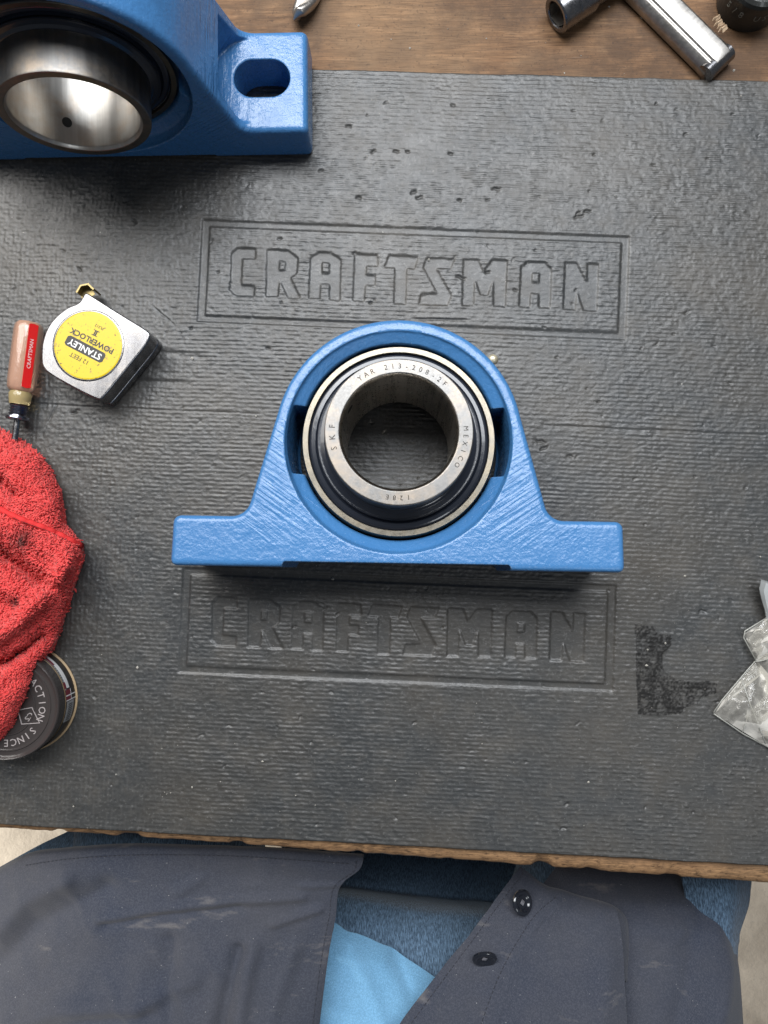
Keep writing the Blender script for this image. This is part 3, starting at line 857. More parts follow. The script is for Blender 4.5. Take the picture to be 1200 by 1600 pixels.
# ---- screwdriver with a clear amber handle
def build_screwdriver():
    zc = 10.5
    A = W(46.5, 505, zc); B = W(27, 656, zc)
    d = (B - A); L = np.linalg.norm(d); d /= L
    root = empty('screwdriver', tuple(A))
    tag(root, 'screwdriver with a clear amber handle and red stripe, shaft under the red towel', 'screwdriver')
    # local: X along the tool
    root.rotation_euler = (0, 0, math.atan2(d[1], d[0]))
    t = NT('clear_amber_plastic'); v = t.coord()
    t.set(Coat_Weight=0.6, Base_Color=(1.0, 0.58, 0.40), Roughness=t.ramp(t.noise(v, 250, 4), [(0.3, G(0.06)), (0.7, G(0.26))]), Transmission_Weight=0.62, IOR=1.45, Normal=t.bump(t.noise(v, 300, 4), 0.0003, 0.6))
    amber = t.m
    def fluted(prof, n=8, flat=1.0):
        vs, fs = [], []; m = n * 6
        for x, r in prof:
            for k in range(m):
                a = 2 * PI * (k + 0.5) / m
                f = 1 - 0.10 * (abs(math.cos(a * n / 2)) ** 6) if flat else 1
                # facets: distance to an n-gon, corners rounded
                ph = (a + PI / n) % (2 * PI / n) - PI / n
                g = math.cos(PI / n) / math.cos(ph)
                rr = r * (0.3 + 0.7 * g / math.cos(PI / n) * 0.97) if flat else r
                vs.append((x, rr * math.cos(a + PI / 2), rr * math.sin(a + PI / 2)))
        q = len(prof)
        for i in range(q - 1):
            for k in range(m):
                l = (k + 1) % m; fs.append((i * m + k, i * m + l, (i + 1) * m + l, (i + 1) * m + k))
        fs.append(list(range(m))); fs.append([(q - 1) * m + k for k in range(m)])
        me = pydata(vs, fs); fixn(me); return me
    link('handle', fluted([(-0.4, 5.6), (0.2, 7.6), (2.0, 8.9), (6, 9.3), (20, 9.3), (40, 9.2), (44.5, 8.8), (46.5, 7.6), (47.2, 6.6)], 8), amber, root, 35)
    link('handle_neck', fluted([(46.6, 6.2), (49, 7.4), (53, 6.9), (56, 6.3)], 12, 0), simple('clear_yellow_plastic', (0.80, 0.62, 0.30), 0.12, Transmission_Weight=0.6, IOR=1.45), root, 35)
    # red stripe with lettering along the upper right facet
    red = simple('red_stripe_paint', (0.62, 0.012, 0.012), 0.3)
    st = link('stripe', prism([(2.2, -2.9), (44.5, -2.9), (45.2, 0), (44.5, 2.9), (2.2, 2.9), (1.6, 0)], -0.2, 0.25), red, root)
    th = math.radians(45) + 0.42
    st.rotation_euler = (-th + 0.42, 0, 0)
    ry = 9.2
    st.location = (0, math.sin(th - 0.42) * ry * MM, math.cos(th - 0.42) * ry * MM)
    tx = link('lettering', text_mesh('CRAFTSMAN', 3.5, 0.02, 0.0), simple('silver_print', (0.75, 0.62, 0.6), 0.3), st)
    tx.location = (0.022, 0, 0.0003); tx.rotation_euler = (0, 0, PI)
    # threaded ferrule
    fr = lathe([(0.01, 55.5), (5.6, 55.5), (5.6, 56)] + [(5.2 + 0.9 * (k % 2), 56 + 0.9 * k) for k in range(9)] + [(5.4, 64), (7.4, 64.2), (7.6, 65.4), (7.0, 66.4), (0.01, 66.6)], 40, axis='Z')
    f = link('ferrule', fr, m_steel('blued_ferrule', (0.30, 0.32, 0.40), 0.15, 0.3), root, 30); f.rotation_euler = (0, PI / 2, 0)
    sh = lathe([(0.01, 66), (2.1, 66), (2.1, 92), (0.01, 93)], 20, axis='Z')
    f = link('shaft', sh, M['chrome'], root, 40); f.rotation_euler = (0, PI / 2, 0)
build_screwdriver()

# ---- round snuff tin under the towel
def build_tin():
    H = 26.0
    b = W(40, 1090, 0)
    r = 34.9
    root = empty('round_tin', tuple(b * np.array([1, 1, 0])))
    tag(root, 'round tin with a clear embossed plastic lid, half hidden under the red towel', 'tin')
    wood = simple('fibre_can_wall', (0.42, 0.30, 0.17), 0.6)
    link('can', lathe([(0.01, 0.3), (r + 1.2, 0.3), (r + 1.4, 1.2), (r + 0.3, 2.0), (r - 0.2, 16), (r - 1.0, 16.4), (r - 1.4, 4), (0.01, 4)], 96, axis='Z'), wood, root, 40)
    # wrap-round paper label, black with pale panels
    def wrap(a0, a1, z0, z1, rr, n=24):
        vs, fs = [], []
        for i in range(n + 1):
            a = math.radians(a0 + (a1 - a0) * i / n)
            for q, z in ((rr - 0.12, z0), (rr, z0), (rr, z1), (rr - 0.12, z1)): vs.append((q * math.cos(a), q * math.sin(a), z))
        for i in range(n):
            for k in range(4):
                l = (k + 1) % 4; fs.append((i * 4 + k, i * 4 + l, (i + 1) * 4 + l, (i + 1) * 4 + k))
        fs += [(3, 2, 1, 0), (n * 4, n * 4 + 1, n * 4 + 2, n * 4 + 3)]
        me = pydata(vs, fs); fixn(me); return me
    bk = simple('label_black', (0.012, 0.010, 0.012), 0.3); wh = simple('label_white', (0.85, 0.85, 0.85), 0.4, nz=(300, 0.8)); mr = simple('label_maroon', (0.16, 0.015, 0.03), 0.4); gy = simple('label_grey', (0.50, 0.51, 0.52), 0.4, nz=(900, 0.3))
    wl = link('wrapper', wrap(-180, 180, 2.1, 15.8, r + 0.35, 96), bk, root, 40)
    def band(a0, a1, z0, z1, m, e=0.08): return link('printing', wrap(a0, a1, z0, z1, r + 0.35 + e, 14), m, wl, 40)
    band(15, 66, 9.2, 13.6, wh); band(10, 64, 5.0 + 9.2, 15.4, gy)
    band(8, 13.5, 8.6, 15.4, mr, 0.1); band(15, 22, 13.4, 15.7, mr, 0.16); band(44, 56, 12.4, 15.2, mr, 0.16)
    band(6.6, 7.8, 2.4, 15.4, wh, 0.12); band(1.5, 2.6, 2.4, 15.4, wh, 0.12); band(2.6, 6.6, 8.8, 15.4, mr, 0.1); band(1.8, 13.5, 8.2, 8.9, wh, 0.13)
    band(-22, 0.5, 5.0, 14.6, gy, 0.1)
    for k in range(9): band(-20 + k * 2.1, -19 + k * 2.1, 7.0, 12.5, bk, 0.14)
    for k in range(14): band(18 + k * 3.0, 19.6 + k * 3.0, 14.4, 15.2, bk, 0.14)
    # lid: clear, dark inside
    t = NT('clear_smoke_plastic'); v = t.coord()
    t.set(Base_Color=(0.055, 0.047, 0.045), Roughness=t.ramp(t.noise(v, 160, 4), [(0.35, G(0.12)), (0.7, G(0.24))]), Transmission_Weight=0.2, IOR=1.46, Normal=t.bump(t.noise(v, 70, 3), 0.0006, 0.5))
    lid = link('lid', lathe([(r - 0.5, 16.2), (r - 0.1, 16.4), (r + 0.1, H - 1.4), (r - 0.2, H - 0.4), (r - 0.8, H), (r - 1.6, H - 0.3), (r - 2.4, H - 1.1), (r - 4.2, H - 1.3), (r - 5.4, H - 1.2), (r - 5.8, H - 0.7), (r - 6.8, H - 0.7), (r - 7.2, H - 1.0),
                            (r - 15.6, H - 1.0), (r - 16, H - 0.5), (r - 16.8, H - 0.5), (r - 17.2, H - 1.0), (0.01, H - 1.0), (0.01, H - 2.3), (r - 5, H - 2.3), (r - 1.4, H - 2.0), (r - 1.0, 16.2)], 128, True, axis='Z'), t.m, root, 40)
    bl = simple('snuff', (0.028, 0.02, 0.016), 0.9, bump=(300, 0.001))
    link('contents', lathe([(0.01, 15.0), (r - 1.6, 14.6), (r - 1.7, 5), (0.01, 5)], 48, axis='Z'), bl, root, 40)
    em = simple('embossed_highlight_plastic', (0.38, 0.34, 0.33), 0.22)  # letters paler than the lid, their highlights put into the colour
    tm = arc_text('SATISFACTION SINCE 1822', 6.5, r - 11.4, -18, 11.8, depth=0.25, thin=0.0, sx=0.95)
    o = link('embossing', tm, em, lid); o.location = (0, 0, (H - 0.95) * MM)
    # rhombus badge with initials
    rc = W(44, 1120, H)[:2] - b[:2]
    rh = [W(x, y, H)[:2] - b[:2] for x, y in ((27, 1110), (49, 1106), (61, 1130), (33, 1132))]
    m_ = tube([(*p, H - 0.8) for p in rh] + [(*rh[0], H - 0.8)], 0.42, 6)
    link('embossing', m_, em, lid, 40)
    tt = link('embossing', text_mesh('CS', 5.0, 0.25, 0.0), em, lid); tt.location = (rc[0] * MM, rc[1] * MM, (H - 0.9) * MM); tt.rotation_euler = (0, 0, math.radians(-128))
build_tin()

# ---- red terry towel heaped over tin and screwdriver
TOW_EDGE = [(-5, 672), (12, 680), (30, 690), (48, 702), (64, 715), (76, 731), (86, 748), (94, 765), (98, 782), (101, 800), (104, 820), (117, 836), (128, 851), (127, 868), (122, 890), (114, 915), (107, 938), (101, 958), (95, 978), (85, 998), (74, 1018),
            (60, 1036), (52, 1056), (46, 1078), (36, 1100), (26, 1120), (14, 1140), (0, 1156), (-20, 1172)]
def seg_d(px, py, a, b):
    ax, ay = a; bx, by = b
    t = np.clip(((px - ax) * (bx - ax) + (py - ay) * (by - ay)) / ((bx - ax) ** 2 + (by - ay) ** 2), 0, 1)
    cx, cy = ax + t * (bx - ax), ay + t * (by - ay)
    return np.hypot(px - cx, py - cy)
def pl_d(px, py, pl):
    return np.min([seg_d(px, py, pl[i], pl[i + 1]) for i in range(len(pl) - 1)], 0)
def towel_h(px, py):
    d = pl_d(px, py, TOW_EDGE)
    h = 3.0 + 19 * (1 - np.exp(-d / 13)) + 8 * (1 - np.exp(-d / 55))
    # lower lobe lies over the tin
    h += 12 * np.clip((py - 980) / 90, 0, 1)
    # hem: everything below it belongs to the layer on top
    hem_y = 797 + (px - 0) * (853 - 797) / 128
    over = 1 / (1 + np.exp(-(py - hem_y) / 2.2))
    h += 5.0 * over
    g = lambda pl, w, a: a * np.exp(-(pl_d(px, py, pl) / w) ** 2)
    h -= g([(-60, 848), (-5, 858), (30, 880), (72, 914)], 12, 24)
    h -= g([(-60, 745), (0, 752), (22, 772)], 10, 13)
    h -= g([(-40, 1048), (8, 1036), (40, 1014), (66, 992)], 9, 14)
    h -= g([(-60, 930), (-20, 938), (20, 948)], 12, 5)
    h += g([(-30, 1010), (20, 978), (62, 938), (104, 880)], 12, 13)
    h += g([(-40, 905), (20, 925), (60, 935)], 10, 3)
    h += g([(-60, 818), (10, 826), (60, 850), (100, 870)], 12, 3)
    h += g([(20, 720), (60, 770), (80, 810)], 16, 3)
    h += 3.0 * vn(px, py, 30, 1) + 1.4 * vn(px, py, 12, 2)
    return np.maximum(h, 2.0), d
def build_towel():
    E_ = np.array(TOW_EDGE, float)
    ys = np.linspace(672, 1172, 190)
    xe = np.interp(ys, E_[:, 1], E_[:, 0])
    nu = 90
    rows = []
    for y, xr in zip(ys, xe):
        u = np.linspace(0, 1, nu)
        x = -130 + (xr + 130) * (1 - (1 - u) ** 1.25)
        rows.append(np.stack([x, np.full(nu, y)], -1))
    Pp = np.array(rows)
    h, d = towel_h(Pp[..., 0], Pp[..., 1])
    V = np.zeros(Pp.shape[:2] + (3,))
    for i in range(V.shape[0]):
        for j in range(V.shape[1]):
            V[i, j] = W(Pp[i, j, 0], Pp[i, j, 1], h[i, j])
    # rolled edge tucked under
    tuck = V[:, -1].copy(); tuck[:, 0] -= 1.5; tuck[:, 2] = 0.4
    tuck2 = V[:, -1].copy(); tuck2[:, 0] -= 14; tuck2[:, 2] = 0.3
    V = np.concatenate([V, tuck[:, None], tuck2[:, None]], 1)
    ny_, nx_ = V.shape[:2]
    idx = np.arange(ny_ * nx_).reshape(ny_, nx_)
    q = np.stack([idx[:-1, :-1], idx[1:, :-1], idx[1:, 1:], idx[:-1, 1:]], -1).reshape(-1, 4)
    c = V.reshape(-1, 3).mean(0); c[2] = 0
    me = pydata((V - c).reshape(-1, 3), q.tolist())
    t = NT('red_terry_cotton'); v = t.coord()
    at = t.n('ShaderNodeAttribute', attribute_name='soil')
    n1 = t.noise(v, 350, 2); n2 = t.noise(v, 25, 3)
    col = t.mix(n1, (0.58, 0.030, 0.032), (0.78, 0.120, 0.110))
    col = t.mix(at.outputs['Fac'], col, (0.05, 0.018, 0.016))
    t.set(Base_Color=col, Roughness=0.85, Sheen_Weight=0.35, Sheen_Roughness=0.4)
    t.b.inputs['Sheen Tint'].default_value = (1.0, 0.55, 0.5, 1)
    t.b.inputs['Specular IOR Level'].default_value = 0.25
    tw = link('towel', me, t.m, None, True)
    tw.location = [x * MM for x in c]
    tag(tw, 'crumpled red terry towel draped over the tin and the screwdriver shaft', 'towel')
    # pile: many small bent loops standing on the cloth
    n = 30000
    r = np.random.default_rng(3)
    iy = r.random(n) * (ny_ - 1.001); ix = (1 - (r.random(n)) ** 1.0) * (nx_ - 1.001)
    i0 = iy.astype(int); j0 = ix.astype(int); fi = (iy - i0)[:, None]; fj = (ix - j0)[:, None]
    p = V[i0, j0] * (1 - fi) * (1 - fj) + V[i0 + 1, j0] * fi * (1 - fj) + V[i0, j0 + 1] * (1 - fi) * fj + V[i0 + 1, j0 + 1] * fi * fj
    tu = V[i0, j0 + 1] - V[i0, j0]; tv = V[i0 + 1, j0] - V[i0, j0]
    nn = np.cross(tv, tu); nn /= np.linalg.norm(nn, axis=1)[:, None] + 1e-9
    nn[nn[:, 2] < 0] *= -1
    edge = ix > nx_ - 5
    nn[edge] += np.array([0.9, -0.1, 0.1]); nn /= np.linalg.norm(nn, axis=1)[:, None]
    # clumps lean the same way
    cl = np.stack([vn(p[:, 0], p[:, 1], 5, 1), vn(p[:, 0], p[:, 1], 5, 2), np.zeros(n)], 1) * 2.2
    rv = r.normal(size=(n, 3)) * 0.45
    lean = cl + rv; lean -= (lean * nn).sum(1)[:, None] * nn
    Ln = 2.7 + 1.6 * r.random(n)
    dirn = nn + 0.65 * lean; dirn /= np.linalg.norm(dirn, axis=1)[:, None]
    side = np.cross(dirn, r.normal(size=(n, 3))); side /= np.linalg.norm(side, axis=1)[:, None]
    s2 = np.cross(dirn, side)
    w = (0.52 + 0.34 * r.random(n))[:, None]
    b0 = p - nn * 0.5
    mid = b0 + dirn * (Ln * 0.55)[:, None]
    tip = mid + (dirn * 0.5 + 0.55 * lean + 0.0 * nn) * (Ln * 0.5)[:, None]
    vv = []
    for cc, ww in ((b0, w * 0.8), (mid, w), (tip, w * 0.55)):
        for k in range(3):
            a = 2 * PI * k / 3
            vv.append(cc + ww * (math.cos(a) * side + math.sin(a) * s2))
    vv = np.stack(vv, 1)                                         # n,9,3
    hem_p = [W(x, 797 + x * 56 / 128, 26) for x in (-60, 128)]
    off = np.arange(n)[:, None] * 9
    fl = []
    for lv in (0, 3):
        for k in range(3):
            l = (k + 1) % 3
            fl.append(np.concatenate([off + lv + k, off + lv + l, off + lv + 3 + l, off + lv + 3 + k], 1))
    quads = np.stack(fl, 1).reshape(-1, 4)
    tris = off + np.array([6, 7, 8])
    faces = quads.tolist() + tris.tolist()
    pm = bpy.data.meshes.new('pile')
    co = ((vv.reshape(-1, 3) - c) * MM)
    pm.from_pydata(co, [], faces); pm.update()
    def soil(P3):
        s = np.zeros(len(P3))
        for px, py, rr, a in ((48, 842, 13, 1.0), (33, 938, 9, 0.8), (6, 862, 9, 0.5), (30, 1100, 6, 0.25)):
            q_ = W(px, py, 25)
            dd = np.hypot(P3[:, 0] - q_[0] + 2.5 * vn(P3[:, 0], P3[:, 1], 3, 4), P3[:, 1] - q_[1] + 2.5 * vn(P3[:, 0], P3[:, 1], 3, 5)) * 2.4
            s = np.maximum(s, a * np.exp(-(dd / rr) ** 2))
        return s
    for m_, P3 in ((me, V.reshape(-1, 3)), (pm, np.repeat(p, 9, 0))):
        at_ = m_.attributes.new('soil', 'FLOAT', 'POINT'); at_.data.foreach_set('value', soil(P3).astype(np.float32))
    po = link('pile', pm, t.m, tw, True); po['kind'] = 'stuff'
    # stitched hem
    pts = []
    for x in np.linspace(-60, 126, 60):
        y = 796 + x * 56 / 128 + 1.5 * math.sin(x / 17)
        hh, _ = towel_h(np.array([x]), np.array([y + 2.0]))
        pts.append(W(x, y, hh[0] + 2.3) - c)
    hm = tube(pts, [2.1 + 0.25 * math.sin(i * 1.3) for i in range(60)], 10)
    t2 = NT('red_hem_tape'); v2 = t2.coord(); w2 = t2.noise(v2, 900, 2)
    t2.set(Base_Color=(0.62, 0.022, 0.022), Roughness=0.8, Normal=t2.bump(w2, 0.0004, 0.8))
    link('hem', hm, t2.m, tw, True)
    st_ = []
    for i in range(2, 58):
        a = np.array(pts[i]) + np.array([0, -0.7, 1.9])
        st_.append(a)
    dash = join_meshes([(tube([a, a + np.array([1.3, -0.6, 0])], 0.22, 5), Matrix.Identity(4)) for a in st_])
    s_o = link('stitching', dash, simple('dark_thread', (0.10, 0.02, 0.02), 0.8), tw, True); s_o['kind'] = 'stuff'
build_towel()

# ---- clear plastic bag, crumpled
def build_bag():
    t = NT('clear_crinkled_film'); v = t.coord()
    tr = t.n('ShaderNodeBsdfTransparent'); tr.inputs[0].default_value = (0.90, 0.89, 0.86, 1)
    t.set(Base_Color=(0.60, 0.58, 0.53), Roughness=0.07, Specular_IOR_Level=0.9)
    wv = t.noise(v, 95, 3, 0.55, 2.0)
    t.set(Normal=t.bump(wv, 0.0012, 0.4))
    lw = t.n('ShaderNodeLayerWeight'); lw.inputs[0].default_value = 0.35
    ms = t.n('ShaderNodeMixShader')
    fac = t.math('ADD', t.math('MULTIPLY', lw.outputs['Fresnel'], 0.9), t.math('MULTIPLY', t.ramp(wv, [(0.4, G(0)), (0.75, G(1))]), 0.28))
    t.l(t.math('ADD', fac, 0.16), ms.inputs[0]); t.l(tr.outputs[0], ms.inputs[1]); t.l(t.b.outputs[0], ms.inputs[2]); t.l(ms.outputs[0], t.out.inputs[0])
    film = t.m
    rr = random.Random(11)
    c = W(1200, 1080, 0)
    def sheet(poly, z0, zr, n=26, k=0, fold=9.0):
        """a creased sheet bounded by four image corners (tl, tr, br, bl)"""
        g = []
        for i in range(n + 1):
            for j in range(n + 1):
                u, v_ = j / n, i / n
                x = (poly[0][0] * (1 - u) + poly[1][0] * u) * (1 - v_) + (poly[3][0] * (1 - u) + poly[2][0] * u) * v_
                y = (poly[0][1] * (1 - u) + poly[1][1] * u) * (1 - v_) + (poly[3][1] * (1 - u) + poly[2][1] * u) * v_
                # sharp creases: folded absolute-value noise
                cr = abs(float(vn(x, y, 52, k))) * 2 + 0.3 * abs(float(vn(x + 0.5 * y, y - x * 0.4, 26, k + 1))) * 2
                e = min(u, 1 - u, v_, 1 - v_) * 4
                z = z0 + zr * (0.25 + 0.75 * min(1, e)) * (1 - cr) 
                p = W(x, y, max(0.6, z)) - c
                g.append(p)
        fs = [(i * (n + 1) + j, i * (n + 1) + j + 1, (i + 1) * (n + 1) + j + 1, (i + 1) * (n + 1) + j) for i in range(n) for j in range(n)]
        # triangulate for a facetted, creased look
        ft = []
        for a, b, c_, d in fs: ft += ([(a, b, c_), (a, c_, d)] if rr.random() < 0.5 else [(a, b, d), (b, c_, d)])
        return pydata(g, ft)
    root = empty('plastic_bag', tuple(c))
    tag(root, 'crumpled clear plastic bag lying flat at the side of the mat', 'bag')
    sh = [([(1182, 1030), (1330, 960), (1350, 1200), (1210, 1172)], 2, 16, 1), ([(1162, 990), (1290, 905), (1320, 1010), (1182, 1034)], 1.5, 18, 3), ([(1115, 1114), (1181, 1031), (1262, 1120), (1212, 1175)], 1.0, 10, 5),
          ([(1128, 1096), (1180, 1036), (1192, 1052), (1118, 1114)], 3.0, 8, 2), ([(1163, 1120), (1240, 1040), (1300, 1130), (1215, 1170)], 5, 14, 6), ([(1168, 1000), (1200, 962), (1240, 990), (1186, 1028)], 7, 12, 4)]
    for p, z0, zr, k in sh:
        o = link('film', sheet(p, z0, zr, 22, k), film, root, 40)
    # welded seams: thicker lines along the film's edges
    seam = simple('welded_film_edge', (0.60, 0.60, 0.55), 0.25, Transmission_Weight=0.5)
    for line, z in (([(1115, 1115), (1137, 1130), (1160, 1146), (1205, 1170)], 2.0), ([(1115, 1113), (1128, 1094), (1160, 1056), (1181, 1032), (1200, 1022)], 4), ([(1181, 1032), (1162, 996), (1164, 986), (1200, 964)], 5), ([(1180, 1034), (1200, 1030)], 8),
                    ([(1160, 1065), (1172, 1100), (1185, 1132), (1196, 1162)], 9), ([(1168, 1110), (1166, 1130), (1160, 1144)], 7)):
        link('seam', tube([W(x, y, z) - c for x, y in line], 0.45, 6), seam, root, True)
    nk = simple('milky_film', (0.66, 0.70, 0.70), 0.25, Transmission_Weight=0.35)
    me = tube([W(x, y, z) - c for x, y, z in ((1204, 912, 12), (1199, 922, 11), (1200, 935, 10), (1203, 950, 8), (1208, 966, 7))], [6.5, 5.2, 4.2, 3.6, 4.4], 9)
    link('bag_neck', me, nk, root, 30)
build_bag()

# ---- tools lying on the bare wood behind the mat
ZW = -MAT_T
def build_drill():
    z = ZW + 7.5
    A = W(459, 32, z); B = W(520, -60, z)
    d = B - A; d /= np.linalg.norm(d)
    root = empty('drill_bit', tuple(A)); root.rotation_euler = (0, 0, math.atan2(d[1], d[0]))
    tag(root, 'tip of a steel twist drill bit lying on the wood above the standing bearing', 'drill bit')
    R_ = 7.0; n = 40; prof = []
    for k in range(n):
        a = 2 * PI * k / n
        f = 1 - 0.62 * max(0, math.cos(a)) ** 3 - 0.62 * max(0, -math.cos(a)) ** 3
        prof.append((a, R_ * f))
    vs, fs = [], []; m = 80
    for i in range(m):
        x = i * 1.0
        tip = min(1, 0.12 + x / 6.5)
        tw = x / 55 * 2 * PI * 0.9
        for a, r in prof:
            vs.append((x, tip * r * math.cos(a + tw), tip * r * math.sin(a + tw)))
    for i in range(m - 1):
        for k in range(n):
            l = (k + 1) % n; fs.append((i * n + k, i * n + l, (i + 1) * n + l, (i + 1) * n + k))
    fs.append(list(range(n))); fs.append([(m - 1) * n + k for k in range(n)])
    me = pydata(vs, fs); fixn(me)
    link('flutes', me, M['steel'], root, 40)
    sh = lathe([(0.01, 79), (6.6, 79), (6.6, 110), (0.01, 111)], 24, axis='Z'); o = link('shank', sh, M['steel'], root, 40); o.rotation_euler = (0, PI / 2, 0)
build_drill()

def build_socket():
    z = ZW + 12.5
    A = W(868, 24, z); B = W(935, -22, z)
    d = B - A; d /= np.linalg.norm(d)
    root = empty('socket', tuple(A)); root.rotation_euler = (0, 0, math.atan2(d[1], d[0]))
    tag(root, 'chrome socket on its side with its open end towards the mat', 'socket')
    o = link('barrel', lathe([(8.4, 1.0), (9.0, 0.2), (11.2, 0), (12.2, 1.0), (12.3, 12), (12.0, 12.4), (12.0, 13.2), (12.3, 13.6), (12.3, 26), (10.4, 31), (10.4, 60), (0.01, 61)], 48, axis='Z'), M['chrome'], root, 35)
    o.rotation_euler = (0, PI / 2 , 0)
    # the drive: a six-sided recess
    vs, fs = [], []
    for x in (1.0, 16):
        for k in range(12):
            a = PI * k / 6; r = 8.5 if k % 2 == 0 else 7.4
            vs.append((x, r * math.cos(a), r * math.sin(a)))
    for k in range(12):
        l = (k + 1) % 12; fs.append((k, 12 + k, 12 + l, l))
    fs.append([12 + k for k in range(12)][::-1])
    me = pydata(vs, fs)
    link('recess', me, M['steel'], root)
build_socket()

def build_bar():
    z0 = ZW
    A = W(1118, 86, z0 + 11); B = W(1010, -22, z0 + 11)
    d = B - A; L = np.linalg.norm(d) ; d /= L
    root = empty('tool_handle', (A[0], A[1], z0)); root.rotation_euler = (0, 0, math.atan2(d[1], d[0]))
    tag(root, 'thick grooved steel tool handle lying slanted on the wood behind the mat', 'tool handle')
    # cross-section (y across, z up): flat face, groove, rounded flank
    sec = [(-11.5, 1.5), (-11.5, 8), (-10.5, 11.5), (-8.5, 13), (4.2, 13), (4.8, 12.2), (5.6, 11.6), (6.4, 12.0), (6.9, 12.6), (8.0, 12.0), (10.2, 9.5), (11.5, 6.5), (11.2, 2), (9, 0.2), (-9.5, 0.2)]
    m = len(sec); vs, fs = [], []
    xs = [-5.5, -4.6, -2.2, 1, 6, 20, 40, 60, 90, 120]
    for x in xs:
        k = 1 if x > 0 else math.sqrt(max(0.0, 1 - (x / 7.2) ** 2)) * 0.25 + 0.75
        for y, z in sec: vs.append((x, y * k, 6 + (z - 6) * k))
    for i in range(len(xs) - 1):
        for k in range(m):
            l = (k + 1) % m; fs.append((i * m + k, i * m + l, (i + 1) * m + l, (i + 1) * m + k))
    fs += [list(range(m)), [(len(xs) - 1) * m + k for k in range(m)]]
    me = pydata(vs, fs); fixn(me)
    o = link('handle', me, M['steel'], None); b = o.modifiers.new('b', 'BEVEL'); b.width = 0.5 * MM; b.segments = 2; b.angle_limit = math.radians(25); b.limit_method = 'ANGLE'; bake(o); o.parent = root
    o.data.shade_smooth(); o.data.set_sharp_from_angle(angle=math.radians(45))
    p = link('end_roll', tube([(-3.5, -11, 6.3), (-3.5, 11, 6.3)], 6.2, 24), M['chrome'], root, 40)
build_bar()

def build_cup():
    b = W(1166, 6, ZW)
    root = empty('impact_socket', (b[0], b[1], ZW))
    tag(root, 'black cylinder with faint raised lettering at the back corner of the bench', 'socket')
    bk = simple('black_oxide', (0.018, 0.019, 0.018), 0.32, 0.3, nz=(200, 1.8), bump=(260, 0.0003), Coat_Weight=0.2)
    link('body', lathe([(0.01, 0), (20, 0), (21, 1), (21, 22), (20.2, 24.5), (18, 26), (13.5, 26.4), (13, 25), (12.5, 12), (0.01, 12)], 64, axis='Z'), bk, root, 35)
    tm = simple('worn_raised_letters', (0.16, 0.16, 0.14), 0.4)
    me = arc_text('USA', 5.0, 0, 0, 0) if False else None
    for i, ch in enumerate('5/8 USA'):
        if ch == ' ': continue
        a = math.radians(-150 + i * 15)
        o = link('lettering', text_mesh(ch, 6.5, 0.12), tm, root)
        o.matrix_local = Matrix.Translation((0.02108 * math.cos(a), 0.02108 * math.sin(a), 0.014)) @ Matrix.Rotation(a + PI / 2, 4, 'Z') @ Matrix.Rotation(PI / 2, 4, 'X')
build_cup()

def build_shavings():
    m = simple('pale_wood_shaving', (0.55, 0.40, 0.26), 0.7)
    r = random.Random(4)
    SHL = ['pale wood shaving beside the tool handle, topmost of the four', 'pale wood shaving second from the top beside the tool handle', 'lowest pale wood shaving beside the end of the tool handle', 'pale wood shaving just above the lowest one by the tool handle']
    for px, py, s in ((1116, 30, 3.2), (1119, 38, 3.8), (1126, 47, 4.2), (1123, 43, 3)):
        p = W(px, py, ZW + 9)
        vs = []
        for i in range(6):
            t = i / 5
            vs += [(p[0] + s * (t - .5) * 0.8, p[1] + s * math.sin(t * 3) * .6 - s * .4, p[2] + 1.5 * math.sin(t * 4)), (p[0] + s * (t - .5) * .8 + 3.0, p[1] + s * math.sin(t * 3) * .5 + s * .2, p[2] + 0.6 + 1.2 * math.sin(t * 4))]
        fs = [(2 * i, 2 * i + 1, 2 * i + 3, 2 * i + 2) for i in range(5)]
        o = link('wood_shaving', pydata(vs, fs), m)
        so_ = o.modifiers.new('s', 'SOLIDIFY'); so_.thickness = 0.4 * MM; bake(o)
        tag(o, SHL.pop(0), 'shaving', 'pale shavings beside the tool handle')
    # crumbs of dust and swarf
    vs, fs = [], []
    spots = [(324 * 0 + 908, 87), (1147, 109), (952, 10), (700, 45), (560, 40), (882, 114), (1003, 27), (215, 1043), (753, 1162), (920, 1222), (1070, 900), (1186, 1112), (1040, 1005), (1012, 1015), (1010, 1040), (670, 405), (300, 560), (520, 905),
             (400, 650), (1060, 250), (980, 210), (760, 60), (640, 75), (1146, 110), (1158, 150), (1188, 870), (410, 1190), (300, 1230), (877, 1348), (618, 1220), (462, 1243), (115, 1260)]
    for k in range(260): spots.append((r.uniform(0, 1200), r.uniform(60, 1330)))
    for i, (px, py) in enumerate(spots):
        s = r.uniform(0.5, 1.1) if i < 32 else r.uniform(0.15, 0.42)
        onm = py > 118
        p = W(px, py, (0.5 if onm else ZW + 0.2))
        if py > 1290 + px * 0.05: continue
        b0 = len(vs)
        for q in ((1, 0, 0), (0, 1, 0), (-1, 0, 0), (0, -1, 0), (0, 0, 0.8), (0, 0, -0.6)):
            vs.append([p[a] + q[a] * s * r.uniform(0.6, 1.3) for a in range(3)])
        fs += [tuple(b0 + t for t in f) for f in ((0, 1, 4), (1, 2, 4), (2, 3, 4), (3, 0, 4), (1, 0, 5), (2, 1, 5), (3, 2, 5), (0, 3, 5))]
    o = link('dust_crumbs', pydata(vs, fs), simple('pale_crumb', (0.55, 0.52, 0.46), 0.7, nz=(200, 0.4)))
    tag(o, 'pale crumbs and specks of swarf scattered over mat and wood', 'debris', None, 'stuff')
build_shavings()

